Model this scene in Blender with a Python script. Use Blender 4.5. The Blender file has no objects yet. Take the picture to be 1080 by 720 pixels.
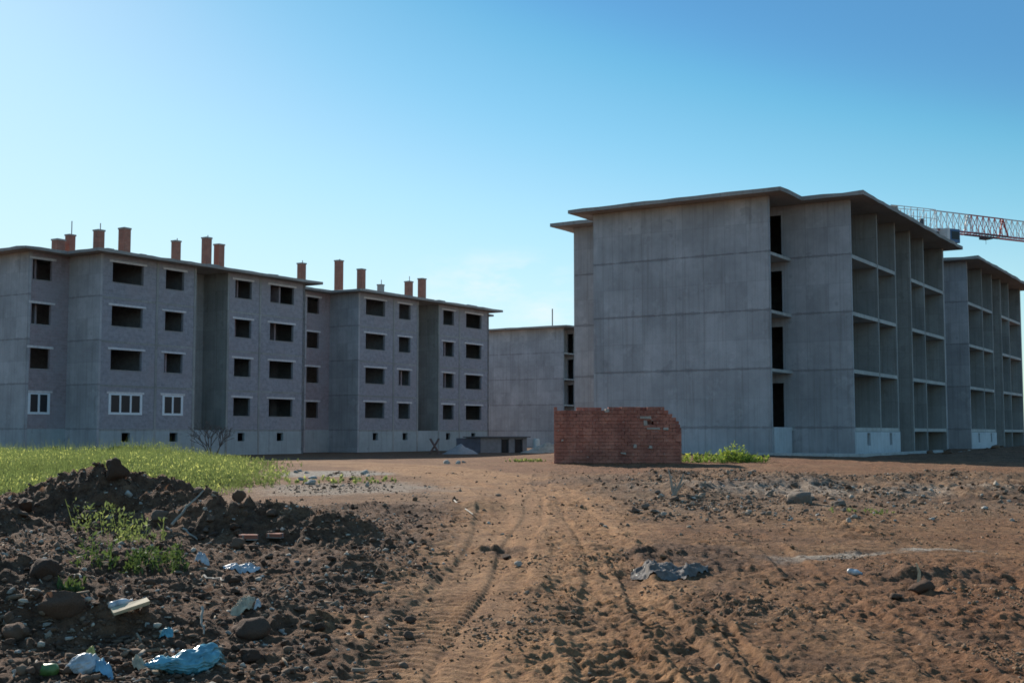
import bpy, bmesh, math, random
import numpy as np
from mathutils import Vector, Matrix

random.seed(7)
rng = np.random.default_rng(11)
sc = bpy.context.scene
COL = sc.collection

# ------------------------------------------------------------------ camera numbers
F_PX, PITCH, CAM_H = 1292.58, 0.0748, 1.6
TH = 0.5654
U2 = np.array([math.sin(TH), math.cos(TH)])
V2 = np.array([-math.cos(TH), math.sin(TH)])
ROT = math.pi / 2 - TH

PR = np.array([17.947, 64.435]); PL = np.array([-28.417, 84.053]); PF = np.array([10.548, 144.69]); GAP = 27.8

# ------------------------------------------------------------------ noise
def _hash(ix, iy, s):
    h = (ix.astype(np.int64) * 374761393 + iy.astype(np.int64) * 668265263 + s * 974634777) & 0xFFFFFFFF
    h = ((h ^ (h >> 13)) * 1274126177) & 0xFFFFFFFF
    h = h ^ (h >> 16)
    return (h & 0xFFFFFF) / float(0xFFFFFF)

def vnoise(x, y, s=0):
    x = np.asarray(x, float); y = np.asarray(y, float)
    ix = np.floor(x); iy = np.floor(y)
    fx = x - ix; fy = y - iy
    fx = fx * fx * fx * (fx * (fx * 6 - 15) + 10); fy = fy * fy * fy * (fy * (fy * 6 - 15) + 10)
    a = _hash(ix, iy, s); b = _hash(ix + 1, iy, s); c = _hash(ix, iy + 1, s); d = _hash(ix + 1, iy + 1, s)
    return (a + (b - a) * fx + (c - a) * fy + (a - b - c + d) * fx * fy) * 2 - 1

def fbm(x, y, o=4, s=0, g=0.5):
    t = 0; a = 1.0; n = 0
    for i in range(o):
        t = t + a * vnoise(x * (2.03 ** i) + 17.3 * i, y * (2.03 ** i) - 9.1 * i, s + i); n += a; a *= g
    return t / n

def billow(x, y, o=4, s=0, g=0.55):
    t = 0; a = 1.0; n = 0
    for i in range(o):
        t = t + a * (1 - 2 * np.abs(vnoise(x * (2.03 ** i) + 31.7 * i, y * (2.03 ** i) - 5.1 * i, s + i))); n += a; a *= g
    return t / n

def sst(a, b, x):
    t = np.clip((np.asarray(x, float) - a) / (b - a), 0, 1)
    return t * t * (3 - 2 * t)

def gauss(X, Y, cx, cy, rx, ry, rot=0):
    dx = X - cx; dy = Y - cy
    c, s = math.cos(rot), math.sin(rot)
    a = (dx * c + dy * s) / rx; b = (-dx * s + dy * c) / ry
    return np.exp(-(a * a + b * b))

# ------------------------------------------------------------------ terrain
def track_d(X, Y):
    xc = np.interp(Y, [0, 8.5, 14, 20, 27, 32, 36, 41, 46, 55, 70], [-.1, .0, .33, .52, .42, -.05, -.75, -2.2, -4.2, -8.5, -16])
    return X - xc
def zones(X, Y):
    n1 = fbm(X * .6, Y * .35, 4, 5); n2 = fbm(X * .25, Y * .12, 3, 9); n3 = fbm(X * 2.2, Y * 1.1, 3, 14)
    xb = -.72 + .036 * (Y - 8)
    dark = sst(.38, -.38, X - xb + .4 * n1 + .3 * n3) * sst(29, 23, Y + 3.5 * n1 - .35 * (X + 3))
    dark = dark * (.80 + .2 * sst(-.5, .3, n2 + .4 * n3))
    # dark wet patches on the right
    p = 0
    for cx, cy, rx, ry, w in ((2.15, 15.4, .95, 1.9, 1.0), (4.6, 13.4, .8, .8, .8), (4.2, 17.5, 1.6, .5, .4), (2.0, 11.0, .6, .7, .4),
                              (3.6, 9.6, 1.0, .5, .5), (1.4, 8.6, .25, 1.6, .35), (5.2, 11.0, .9, .8, .75), (5.4, 30.5, 3.2, 1.3, .55),
                              (-.1, 16.5, .35, .8, .8), (2.2, 8.6, .5, .5, .5), (9, 26, 3.0, 1.0, .4), (2.2, 34, 3, 1.5, .7), (.0, 10.5, .5, .8, .35)):
        p = np.maximum(p, w * sst(.25, .75, gauss(X, Y, cx, cy, rx, ry) + .33 * n3 + .2 * n1))
    wet = np.clip(p, 0, 1); dark = np.clip(dark, 0, 1)
    # general dark mottling
    dark = np.maximum(dark, .55 * sst(.28, .62, n3 * .6 + n1 * .7) * sst(60, 36, Y) * sst(.2, 1.2, X - xb))
    pale = .8 * sst(.25, .7, gauss(X, Y + .9 * n1, 4.1, 15.8, 1.1, .35, .25) + .3 * n3) + .75 * sst(.3, .7, gauss(X, Y + .8 * n1, 5.7, 16.3, .7, .3) + .3 * n3) \
        + .9 * sst(.25, .7, gauss(X, Y, -6.0, 40, 2.2, 3.0) + .25 * n3) + .6 * sst(.25, .8, gauss(X, Y, -4.2, 31, 3, 3.5) + .3 * n3) \
        + .5 * sst(.3, .8, gauss(X, Y, 7.5, 29, 5, 2.2) + .4 * n3)
    pale = np.clip(pale, 0, 1)
    band = sst(20, 25, Y + 2 * n1) * sst(40, 35, Y + 2.5 * n1) * sst(-1, 2.5, X - .02 * Y + n1)      # grey rubble band
    red = sst(36, 42, Y + 2 * n1) * (.55 + .45 * n1) + .55 * sst(.1, .6, n2 + .3 * n1) * sst(-1, 1, X - 1.5)
    red = np.clip(np.maximum(red, .45 * sst(2.2, 3.6, X + n1) * sst(17, 12, Y + 2 * n1)), 0, 1)
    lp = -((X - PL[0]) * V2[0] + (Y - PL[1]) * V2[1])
    dark = np.maximum(dark, .75 * sst(31, 24, lp + 4 * n1))  # soil colour darkened before the left facades to widen their shadow band
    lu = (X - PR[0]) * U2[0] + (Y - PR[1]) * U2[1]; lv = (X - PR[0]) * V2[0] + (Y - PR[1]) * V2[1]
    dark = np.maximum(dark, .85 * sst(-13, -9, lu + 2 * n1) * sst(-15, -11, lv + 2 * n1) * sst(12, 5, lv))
    td = track_d(X, Y); hw = 1.25 + .018 * Y
    trk = sst(hw + .35, hw - .45, np.abs(td) + .3 * n3 + .45 * n1) * sst(62, 50, Y)
    trk = trk * (1 - .45 * sst(.05, .45, n2 * .8 + n3 * .5))
    dark = np.maximum(dark * (1 - .75 * trk), wet); red = red * (1 - .8 * trk)
    return dark, pale, band * (1 - trk), red, trk

def height(X, Y):
    X = np.asarray(X, float); Y = np.asarray(Y, float)
    w = sst(-7, 4, X - .12 * (Y - 50))
    zr = .5 * sst(4, 62, Y)
    zl = .34 * sst(8, 50, Y) - .40 * sst(52, 95, Y)
    far = sst(100, 160, Y)
    z = w * zr * (1 - .8 * far) + (1 - w) * zl
    lu = (X - PR[0]) * U2[0] + (Y - PR[1]) * U2[1]; lv = (X - PR[0]) * V2[0] + (Y - PR[1]) * V2[1]
    z = z + .34 * np.exp(-((lv + 7.5) / 2.6) ** 2) * sst(-9, 3, lu) * sst(60, 45, lu) * (1 + .8 * fbm(X * .5, Y * .5, 4, 141))
    # broad waviness
    act = sst(3.0, 7, Y) * sst(75, 50, Y)
    z = z + .05 * fbm(X * .22, Y * .16, 3, 21) * act
    xb = -.72 + .036 * (Y - 8)
    left = sst(.3, -.8, X - xb + .3 * fbm(X * .7, Y * .5, 3, 3)) * sst(27, 21, Y) * sst(4, 7, Y)
    # the tipped mounds on the left
    n = fbm(X * 1.1, Y * 1.1, 4, 31); b = billow(X * 1.3, Y * 1.3, 4, 41)
    m = .66 * gauss(X, Y, -6.1, 19.0, 1.15, 1.1) + .42 * gauss(X, Y, -7.6, 18.6, 1.2, 1.2) + .36 * gauss(X, Y, -4.8, 18.6, .9, 1.0) \
        + .62 * gauss(X, Y, -8.2, 16.6, 1.6, .75, .12) + .46 * gauss(X, Y, -3.85, 17.4, 1.25, .6, -.18) + .25 * gauss(X, Y, -2.4, 17.0, .7, .6) \
        + .22 * gauss(X, Y, -5.3, 13.5, 2.6, 3.0) + .3 * gauss(X, Y, -5.4, 11.6, 1.0, .5) + .2 * gauss(X, Y, -3.1, 9.6, .7, .3, .3) \
        + .22 * gauss(X, Y, -4.1, 9.7, .6, .35) + .16 * gauss(X, Y, -1.75, 13.6, .5, .7) + .14 * gauss(X, Y, -2.0, 10.4, .5, .35) + .6 * gauss(X, Y, -11.5, 15.5, 2.2, 1.6)
    z = z + m * (1 + .22 * n + .16 * b)
    mm = np.clip(m * 1.6, 0, 1)
    rough = left * (.35 + .65 * mm)
    z = z + rough * (.11 * b + .10 * fbm(X * 3.1, Y * 3.1, 4, 51)) + .5 * mm * left * (.12 * billow(X * 4.2, Y * 4.2, 3, 55) + .05 * fbm(X * 11, Y * 11, 2, 57)) + left * (.045 * billow(X * 5, Y * 5, 3, 61) + .022 * fbm(X * 13, Y * 13, 2, 66))
    # heaps along the far left edge of the dark soil and on the right
    z = z + .16 * gauss(X, Y, -2.8, 23.2, 1.1, .5) * (1 + n) + .12 * gauss(X, Y, -.7, 24.0, .8, .6) * (1 + n)
    z = z + .05 * gauss(X, Y, 1.9, 15.4, .7, .8, .2) * (.6 + .8 * b + 1.0 * fbm(X * 5, Y * 5, 3, 58)) + .11 * gauss(X, Y, 4.55, 13.4, .55, .28) * (1 + b)
    z = z + .09 * gauss(X, Y, -.15, 16.6, .35, .3) * (.5 + b + 1.2 * fbm(X * 5, Y * 5, 3, 58))
    bandr = sst(25, 29, Y) * sst(38, 34, Y) * sst(.3, 3.5, X)
    z = z + bandr * (.10 * billow(X * .8, Y * .6, 4, 71) + .05 + .07 * billow(X * 3, Y * 2.4, 3, 72))
    z = z + .22 * bandr * sst(-.15, .55, fbm(X * .45, Y * .22, 3, 73))
    # right-hand clods and worn soil
    rr = sst(.2, 1.0, X - xb) * sst(4, 7, Y) * sst(85, 45, Y)
    pk = sst(-.25, .35, fbm(X * .8, Y * .55, 3, 88))
    z = z + rr * sst(24, 14, Y) * (.013 * fbm(X * 15, Y * 12, 2, 84) + .02 * np.clip(billow(X * 11, Y * 9, 2, 85) - .25, 0, 1))
    z = z + rr * (.03 * fbm(X * 1.6, Y * 1.1, 4, 81) + (.012 + .02 * pk) * fbm(X * 7, Y * 7, 3, 86) + .05 * pk * np.clip(billow(X * 4.5, Y * 4.5, 3, 87) - .1, 0, 1)) + rr * .02 * billow(X * 3.2, Y * 2.4, 3, 91) * sst(0, .5, fbm(X * .7, Y * .4, 2, 95) + .2)
    # wheel ruts: (centre line x at y), width, depth, cleats
    for x0, k, wd, dp, y0, y1, cl in ((1.30, .0, .17, .045, 7.0, 17.5, 1), (1.72, .01, .07, .03, 7.5, 11.0, 0), (-.35, .05, .22, .03, 6.5, 40, 1), (.62, .012, .25, .02, 7.0, 30, 1),
                                      (2.9, .06, .2, .03, 7, 26, 1)):
        xc = x0 + k * (Y - 8) - .0009 * np.clip(Y - 20, 0, 99) ** 2 + .05 * np.sin(Y * .7 + x0 * 3)
        d = np.abs(X - xc)
        e = sst(y0, y0 + .6, Y) * sst(y1, y1 - 1.0, Y)
        fade = .55 + .45 * fbm(X * .5, Y * .5, 2, 101)
        z = z - dp * e * fade * sst(wd * 1.05, wd * .8, d) + dp * .6 * e * fade * np.exp(-((d - wd * 1.25) / (wd * .3)) ** 2)
        if cl:
            z = z + .012 * e * fade * sst(wd, wd * .7, d) * sst(-.2, .6, np.sin(2 * math.pi * (Y * 7.5 + (X - xc) * 5))) * sst(-.2, .3, fbm(X * .9, Y * .8, 2, 111))
    # the two broad wheel paths of the track, pressed in with lug prints
    td = track_d(X, Y); en = sst(5, 7, Y) * sst(52, 44, Y)
    for o_ in (-.78, .78):
        q = np.abs(td - o_ - .06 * np.sin(Y * .5)); f_ = .6 + .4 * fbm(X * .4, Y * .3, 2, 131)
        inn = sst(.36, .27, q)
        z = z - .05 * en * f_ * inn + .014 * en * f_ * np.exp(-((q - .42) / .09) ** 2) * (1 + .6 * n)
        z = z + .03 * en * inn * f_ * sst(-.1, .5, np.sin(2 * math.pi * (Y * 5.2 + np.abs(td - o_) * 3.2))) * sst(-.35, .25, fbm(X * .8, Y * .35, 2, 133))
    # long sideways scrape marks on the right
    sc_ = sst(1.5, 3, X) * sst(13, 16, Y) * sst(26, 21, Y)
    z = z + sc_ * .03 * fbm(X * .35 + Y * .1, Y * 2.2 - X * .25, 3, 121)
    return z

def H(x, y):
    return float(height(np.array([x]), np.array([y]))[0])

def pix(px, py):
    """ground point seen at a place of the 1080 x 720 photograph"""
    cs, s = math.cos(PITCH), math.sin(PITCH)
    a = (px - 540) / F_PX; b = -(py - 360) / F_PX
    r = np.array([a, cs - b * s, s + b * cs]); r /= r[1]
    D = np.concatenate([np.arange(6, 40, .03), np.arange(40, 90, .1)])
    zz = CAM_H + r[2] * D
    hit = np.nonzero(zz < height(r[0] * D, D))[0]
    d = D[hit[0]] if len(hit) else 60.0
    return r[0] * d, d

# ------------------------------------------------------------------ node helpers
def mat(name):
    m = bpy.data.materials.new(name); m.use_nodes = True
    nt = m.node_tree; b = nt.nodes['Principled BSDF']
    return m, nt, b
def N(nt, t, **k):
    n = nt.nodes.new(t)
    for a, v in k.items():
        if a in n.inputs: n.inputs[a].default_value = v
        else: setattr(n, a, v)
    return n
def noise(nt, vec, scale, detail=6, rough=.6, w=None):
    n = N(nt, 'ShaderNodeTexNoise'); n.inputs['Scale'].default_value = scale; n.inputs['Detail'].default_value = detail; n.inputs['Roughness'].default_value = rough
    nt.links.new(vec, n.inputs['Vector']); return n.outputs['Fac']
def ramp(nt, fac, stops):
    r = N(nt, 'ShaderNodeValToRGB'); e = r.color_ramp.elements
    while len(e) < len(stops): e.new(.5)
    for el, (p, c) in zip(e, stops):
        el.position = p; el.color = (c, c, c, 1) if isinstance(c, (int, float)) else (*c, 1)
    nt.links.new(fac, r.inputs['Fac']); return r.outputs['Color']
def mix(nt, f, a, b, mode='MIX'):
    m = N(nt, 'ShaderNodeMix'); m.data_type = 'RGBA'; m.blend_type = mode
    for sck, v in ((m.inputs[0], f), (m.inputs[6], a), (m.inputs[7], b)):
        if isinstance(v, (int, float)): sck.default_value = v if sck == m.inputs[0] else (v, v, v, 1)
        elif isinstance(v, tuple): sck.default_value = (*v, 1)
        else: nt.links.new(v, sck)
    return m.outputs[2]
def math_(nt, op, a, b=0.0):
    m = N(nt, 'ShaderNodeMath'); m.operation = op
    for sck, v in ((m.inputs[0], a), (m.inputs[1], b)):
        if isinstance(v, (int, float)): sck.default_value = v
        else: nt.links.new(v, sck)
    return m.outputs[0]
def objco(nt):
    return N(nt, 'ShaderNodeTexCoord').outputs['Object']
def mapping(nt, vec, scale=(1, 1, 1), loc=(0, 0, 0), rot=(0, 0, 0)):
    m = N(nt, 'ShaderNodeMapping'); m.inputs['Scale'].default_value = scale; m.inputs['Location'].default_value = loc; m.inputs['Rotation'].default_value = rot
    nt.links.new(vec, m.inputs['Vector']); return m.outputs[0]
def bump(nt, b, h, strength=.4, dist=.02):
    n = N(nt, 'ShaderNodeBump'); n.inputs['Strength'].default_value = strength; n.inputs['Distance'].default_value = dist
    nt.links.new(h, n.inputs['Height']); nt.links.new(n.outputs[0], b.inputs['Normal'])
def rnd(nt):
    return N(nt, 'ShaderNodeObjectInfo').outputs['Random']

def concrete(name, c, var=.25, formwork=True, stain=(.5, .45, .4), joint=True):
    m, nt, b = mat(name); o = objco(nt)
    big = noise(nt, o, .35, 5, .6); mid = noise(nt, o, 2.2, 6, .65); fine = noise(nt, o, 26, 4, .6)
    streak = noise(nt, mapping(nt, o, (5.5, 5.5, .2)), 1.0, 6, .65)
    sp = N(nt, 'ShaderNodeSeparateXYZ'); nt.links.new(o, sp.inputs[0]); pc = N(nt, 'ShaderNodeCombineXYZ'); nt.links.new(math_(nt, 'ADD', sp.outputs[0], sp.outputs[1]), pc.inputs[0]); nt.links.new(math_(nt, 'ADD', sp.outputs[2], -1.91), pc.inputs[1])
    pt = N(nt, 'ShaderNodeTexBrick'); pt.offset = 0; pt.inputs['Scale'].default_value = 1; pt.inputs['Brick Width'].default_value = 1.22; pt.inputs['Row Height'].default_value = 1.53; pt.inputs['Mortar Size'].default_value = .012
    pt.inputs['Color1'].default_value = (.86, .86, .86, 1); pt.inputs['Color2'].default_value = (1.06, 1.06, 1.06, 1); pt.inputs['Mortar'].default_value = (.78, .78, .78, 1); nt.links.new(pc.outputs[0], pt.inputs['Vector'])
    col = mix(nt, ramp(nt, big, [(.3, 0.0), (.7, 1.0)]), tuple(x * (1 - var) for x in c), tuple(x * (1 + var * .6) for x in c))
    if formwork: col = mix(nt, 1.0, col, pt.outputs['Color'], 'MULTIPLY')
    patch = noise(nt, mapping(nt, o, (1, 1, 1), (7, 3, 1)), .8, 6, .7)
    col = mix(nt, ramp(nt, patch, [(.56, 0.0), (.66, .4)]), col, tuple(min(.62, x * 1.28) for x in c))
    col = mix(nt, math_(nt, 'MULTIPLY', ramp(nt, streak, [(.5, 0.0), (.72, 1.0)]), .48), col, stain, 'MULTIPLY')
    col = mix(nt, math_(nt, 'MULTIPLY', ramp(nt, mid, [(.35, 1.0), (.5, 0.0)]), .3), col, tuple(x * .62 for x in c))
    col = mix(nt, math_(nt, 'MULTIPLY', ramp(nt, fine, [(.3, 1.0), (.55, 0.0)]), .25), col, tuple(x * .5 for x in c))
    spots = noise(nt, o, 1.1, 3, .5)
    col = mix(nt, math_(nt, 'MULTIPLY', ramp(nt, spots, [(.66, 0.0), (.7, 1.0)]), .35), col, tuple(x * .45 for x in c))
    if formwork:       # shutter-board lines left in the poured face
        s = N(nt, 'ShaderNodeSeparateXYZ'); nt.links.new(o, s.inputs[0])
        h = math_(nt, 'ADD', s.outputs[0], s.outputs[1])
        fr = math_(nt, 'FRACT', math_(nt, 'DIVIDE', h, .61))
        ln = math_(nt, 'LESS_THAN', fr, .05)
        col = mix(nt, math_(nt, 'MULTIPLY', ln, math_(nt, 'MULTIPLY', mid, .5)), col, tuple(x * .5 for x in c))
        if joint:      # dirty leaked-grout band at every storey joint
            zf = math_(nt, 'FRACT', math_(nt, 'DIVIDE', math_(nt, 'ADD', s.outputs[2], -1.91 + 30.6 + 1.53), 3.06))
            dz = math_(nt, 'ABSOLUTE', math_(nt, 'ADD', zf, -.5))
            wob = math_(nt, 'MULTIPLY', noise(nt, mapping(nt, o, (1, 1, .3)), 1.6, 6, .75), .13)
            band = math_(nt, 'LESS_THAN', dz, math_(nt, 'ADD', wob, -.045))
            col = mix(nt, math_(nt, 'MULTIPLY', band, .4), col, (c[0] * .35, c[1] * .33, c[2] * .33))
    nt.links.new(col, b.inputs['Base Color']); b.inputs['Roughness'].default_value = .92
    bump(nt, b, mix(nt, .5, mid, fine), .5, .03)
    return m

def blockwork(name, c, mortar, bw=.5, bh=.2, tint=None, ms=.014):
    m, nt, b = mat(name); o = objco(nt)
    s = N(nt, 'ShaderNodeSeparateXYZ'); nt.links.new(o, s.inputs[0])
    cb = N(nt, 'ShaderNodeCombineXYZ'); nt.links.new(math_(nt, 'ADD', s.outputs[0], s.outputs[1]), cb.inputs[0]); nt.links.new(s.outputs[2], cb.inputs[1])
    t = N(nt, 'ShaderNodeTexBrick'); t.inputs['Scale'].default_value = 1; t.inputs['Brick Width'].default_value = bw; t.inputs['Row Height'].default_value = bh
    t.inputs['Mortar Size'].default_value = ms; t.inputs['Mortar Smooth'].default_value = .3; t.inputs['Bias'].default_value = 0
    t.inputs['Color1'].default_value = (*[x * .9 for x in c], 1); t.inputs['Color2'].default_value = (*[x * 1.08 for x in c], 1); t.inputs['Mortar'].default_value = (*mortar, 1)
    nt.links.new(cb.outputs[0], t.inputs['Vector'])
    big = noise(nt, o, .45, 5, .65); mid = noise(nt, o, 3, 6, .65)
    col = mix(nt, math_(nt, 'MULTIPLY', ramp(nt, mid, [(.4, 1.0), (.6, 0.0)]), .45), t.outputs['Color'], (.55, .55, .58), 'MULTIPLY')
    if tint: col = mix(nt, math_(nt, 'MULTIPLY', ramp(nt, big, [(.45, 0.0), (.62, 1.0)]), .55), col, tint)
    nt.links.new(col, b.inputs['Base Color']); b.inputs['Roughness'].default_value = .95
    bump(nt, b, mix(nt, .35, t.outputs['Fac'], mid), -.5, .02)
    return m

def plain(name, c, var=.3, sc_=8, rough=.85, metal=0, b2=.3):
    m, nt, b = mat(name); o = objco(nt)
    n = noise(nt, o, sc_, 6, .65)
    col = mix(nt, ramp(nt, n, [(.3, 0.0), (.7, 1.0)]), tuple(x * (1 - var) for x in c), tuple(min(1, x * (1 + var)) for x in c))
    nt.links.new(col, b.inputs['Base Color']); b.inputs['Roughness'].default_value = rough; b.inputs['Metallic'].default_value = metal
    if b2: bump(nt, b, n, b2, .02)
    return m

M = {}
M['conc'] = concrete('poured_concrete', (.475, .45, .455), var=.28)
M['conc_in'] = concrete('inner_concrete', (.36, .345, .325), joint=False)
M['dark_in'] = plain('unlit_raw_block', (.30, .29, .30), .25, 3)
M['conc_edge'] = concrete('slab_concrete', (.50, .48, .45), formwork=False)
M['conc_roof'] = concrete('roof_concrete', (.36, .33, .30), formwork=False)
M['white_panel'] = concrete('render_panel', (.56, .58, .60), formwork=False, var=.12)
M['plinth'] = concrete('plinth_concrete', (.40, .42, .42), formwork=False, var=.15)
M['block'] = blockwork('grey_blockwork', (.335, .315, .335), (.365, .345, .36), .4, .2, tint=(.335, .285, .29))
M['block_red'] = blockwork('brown_blockwork', (.35, .27, .275), (.37, .32, .325), .4, .2, tint=(.34, .31, .325))
M['brick_ch'] = blockwork('chimney_brick', (.37, .13, .08), (.30, .25, .21), .25, .11)
M['lintel'] = plain('lintel_mortar', (.64, .58, .56), .2, 6)
M['frame'] = plain('white_frame', (.72, .74, .76), .06, 5, .5, b2=0)
M['rod'] = plain('rebar_steel', (.12, .09, .08), .3, 20, .7, .5)
m, nt, b = mat('window_glass'); b.inputs['Base Color'].default_value = (.02, .025, .03, 1); b.inputs['Roughness'].default_value = .35; b.inputs['Specular IOR Level'].default_value = .25; M['glass'] = m

# ------------------------------------------------------------------ mesh helpers
class MB:
    def __init__(s): s.v = []; s.f = []
    def add(s, v, f):
        o = len(s.v); s.v += [tuple(p) for p in v]; s.f += [tuple(i + o for i in q) for q in f]
    def box(s, x0, x1, y0, y1, z0, z1, jit=0, rot=None, c=None):
        v = [(x, y, z) for z in (z0, z1) for y in (y0, y1) for x in (x0, x1)]
        if jit: v = [(a + random.uniform(-jit, jit), b + random.uniform(-jit, jit), q + random.uniform(-jit, jit)) for a, b, q in v]
        s.add(v, [(0, 2, 3, 1), (4, 5, 7, 6), (0, 1, 5, 4), (2, 6, 7, 3), (0, 4, 6, 2), (1, 3, 7, 5)])
    def bar(s, p, q, r, n=5, r2=None):
        p = Vector(p); q = Vector(q); d = (q - p)
        if d.length < 1e-6: return
        d.normalize(); a = d.orthogonal().normalized(); b = d.cross(a); r2 = r if r2 is None else r2
        v = []
        for k, (c, R) in enumerate(((p, r), (q, r2))):
            for i in range(n):
                t = 2 * math.pi * i / n; v.append(c + (a * math.cos(t) + b * math.sin(t)) * R)
        f = [(i, (i + 1) % n, n + (i + 1) % n, n + i) for i in range(n)] + [tuple(range(n - 1, -1, -1)), tuple(range(n, 2 * n))]
        s.add(v, f)
    def tube(s, pts, rad, n=5):
        for i in range(len(pts) - 1): s.bar(pts[i], pts[i + 1], rad[i], n, rad[i + 1])
    def prism(s, poly, z0, z1):
        n = len(poly)
        v = [(x, y, z0) for x, y in poly] + [(x, y, z1) for x, y in poly]
        f = [tuple(range(n - 1, -1, -1)), tuple(range(n, 2 * n))] + [(i, (i + 1) % n, n + (i + 1) % n, n + i) for i in range(n)]
        s.add(v, f)
    def wall(s, axis, pos, t, a0, a1, z0, z1, ops=()):
        """wall sheet with real openings; axis 'x': plane of constant x, 'y': of constant y; pos..pos+t is its thickness"""
        A = sorted({a0, a1} | {min(max(q, a0), a1) for o in ops for q in o[:2]}); Z = sorted({z0, z1} | {min(max(q, z0), z1) for o in ops for q in o[2:]})
        def sol(i, j):
            if not (0 <= i < len(A) - 1 and 0 <= j < len(Z) - 1): return False
            ca, cz = (A[i] + A[i + 1]) / 2, (Z[j] + Z[j + 1]) / 2
            return not any(o[0] < ca < o[1] and o[2] < cz < o[3] for o in ops)
        P = (lambda a, d, z: (pos + d, a, z)) if axis == 'x' else (lambda a, d, z: (a, pos + d, z))
        for i in range(len(A) - 1):
            for j in range(len(Z) - 1):
                if not sol(i, j): continue
                x0, x1, y0, y1 = A[i], A[i + 1], Z[j], Z[j + 1]
                s.add([P(x0, 0, y0), P(x1, 0, y0), P(x1, 0, y1), P(x0, 0, y1)], [(0, 1, 2, 3)])
                s.add([P(x0, t, y0), P(x1, t, y0), P(x1, t, y1), P(x0, t, y1)], [(3, 2, 1, 0)])
                if not sol(i - 1, j): s.add([P(x0, 0, y0), P(x0, t, y0), P(x0, t, y1), P(x0, 0, y1)], [(0, 1, 2, 3)])
                if not sol(i + 1, j): s.add([P(x1, 0, y0), P(x1, t, y0), P(x1, t, y1), P(x1, 0, y1)], [(3, 2, 1, 0)])
                if not sol(i, j - 1): s.add([P(x0, 0, y0), P(x1, 0, y0), P(x1, t, y0), P(x0, t, y0)], [(3, 2, 1, 0)])
                if not sol(i, j + 1): s.add([P(x0, 0, y1), P(x1, 0, y1), P(x1, t, y1), P(x0, t, y1)], [(0, 1, 2, 3)])
    def build(s, name, material, parent=None, weld=True, smooth=False):
        me = bpy.data.meshes.new(name); me.from_pydata(s.v, [], s.f)
        if weld:
            bm = bmesh.new(); bm.from_mesh(me); bmesh.ops.remove_doubles(bm, verts=bm.verts, dist=1e-4); bmesh.ops.recalc_face_normals(bm, faces=bm.faces); bm.to_mesh(me); bm.free()
        me.materials.append(material)
        if smooth: me.polygons.foreach_set('use_smooth', [True] * len(me.polygons))
        o = bpy.data.objects.new(name, me); COL.objects.link(o)
        if parent: o.parent = parent
        return o

def npmesh(name, V, Fc, material, attrs=None, smooth=False):
    me = bpy.data.meshes.new(name)
    V = np.asarray(V, np.float32); Fc = np.asarray(Fc, np.int32)
    k = Fc.shape[1]
    me.vertices.add(len(V)); me.vertices.foreach_set('co', V.ravel())
    me.loops.add(Fc.size); me.loops.foreach_set('vertex_index', Fc.ravel())
    me.polygons.add(len(Fc)); me.polygons.foreach_set('loop_start', np.arange(0, Fc.size, k, dtype=np.int32)); me.polygons.foreach_set('loop_total', np.full(len(Fc), k, np.int32))
    me.update(calc_edges=True)
    for nme, arr in (attrs or {}).items():
        a = me.attributes.new(nme, 'FLOAT', 'POINT'); a.data.foreach_set('value', np.asarray(arr, np.float32).ravel())
    if smooth: me.polygons.foreach_set('use_smooth', np.ones(len(Fc), bool))
    me.materials.append(material)
    o = bpy.data.objects.new(name, me); COL.objects.link(o)
    return o

def tag(o, label, cat, group=None, kind=None):
    o['label'] = label; o['category'] = cat
    if group: o['group'] = group
    if kind: o['kind'] = kind
    return o
def thing(name, label, cat, loc=(0, 0, 0), rz=0, group=None):
    o = bpy.data.objects.new(name, None); COL.objects.link(o); o.location = loc; o.rotation_euler = (0, 0, rz); o.empty_display_size = .3
    return tag(o, label, cat, group)
def copy_tree(o, parent=None):
    c = o.copy(); COL.objects.link(c); c.parent = parent
    for ch in list(o.children): copy_tree(ch, c)
    return c

# ------------------------------------------------------------------ apartment buildings
A_, B_, C_, D_, L_ = 3.3, 3.29, 13.7, 16.83, 20.82
FL = [1.91 + 3.06 * k for k in range(4)]
RU, RT, ZB = 14.0, 14.2, -1.0
OV = 1.05

def ring_roof(root):
    o = OV
    poly = [(-o, -o), (L_ + o, -o), (L_ + o, B_ - o), (L_ + A_ + o, B_ - o), (L_ + A_ + o, C_ + o), (L_ + o, C_ + o), (L_ + o, D_ + o), (-o, D_ + o), (-o, C_ + o), (-A_ - o, C_ + o), (-A_ - o, B_ - o), (-o, B_ - o)]
    pp = []      # rough cast edge
    for a, b in zip(poly, poly[1:] + poly[:1]):
        L = math.hypot(b[0] - a[0], b[1] - a[1]); n = max(1, int(L / .9)); nx, ny = -(b[1] - a[1]) / L, (b[0] - a[0]) / L
        for i in range(n):
            t = i / n; j = random.uniform(-.045, .045) if i else 0; pp.append((a[0] + (b[0] - a[0]) * t + nx * j, a[1] + (b[1] - a[1]) * t + ny * j))
    m = MB(); m.prism(pp, RU, RT); n = len(pp)
    m.v = [(x, y, z + (random.uniform(-.035, .03) if z > RU + .1 else random.uniform(-.012, .012))) for x, y, z in m.v]
    r = m.build('roof', M['conc_roof'], root)
    return r

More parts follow.
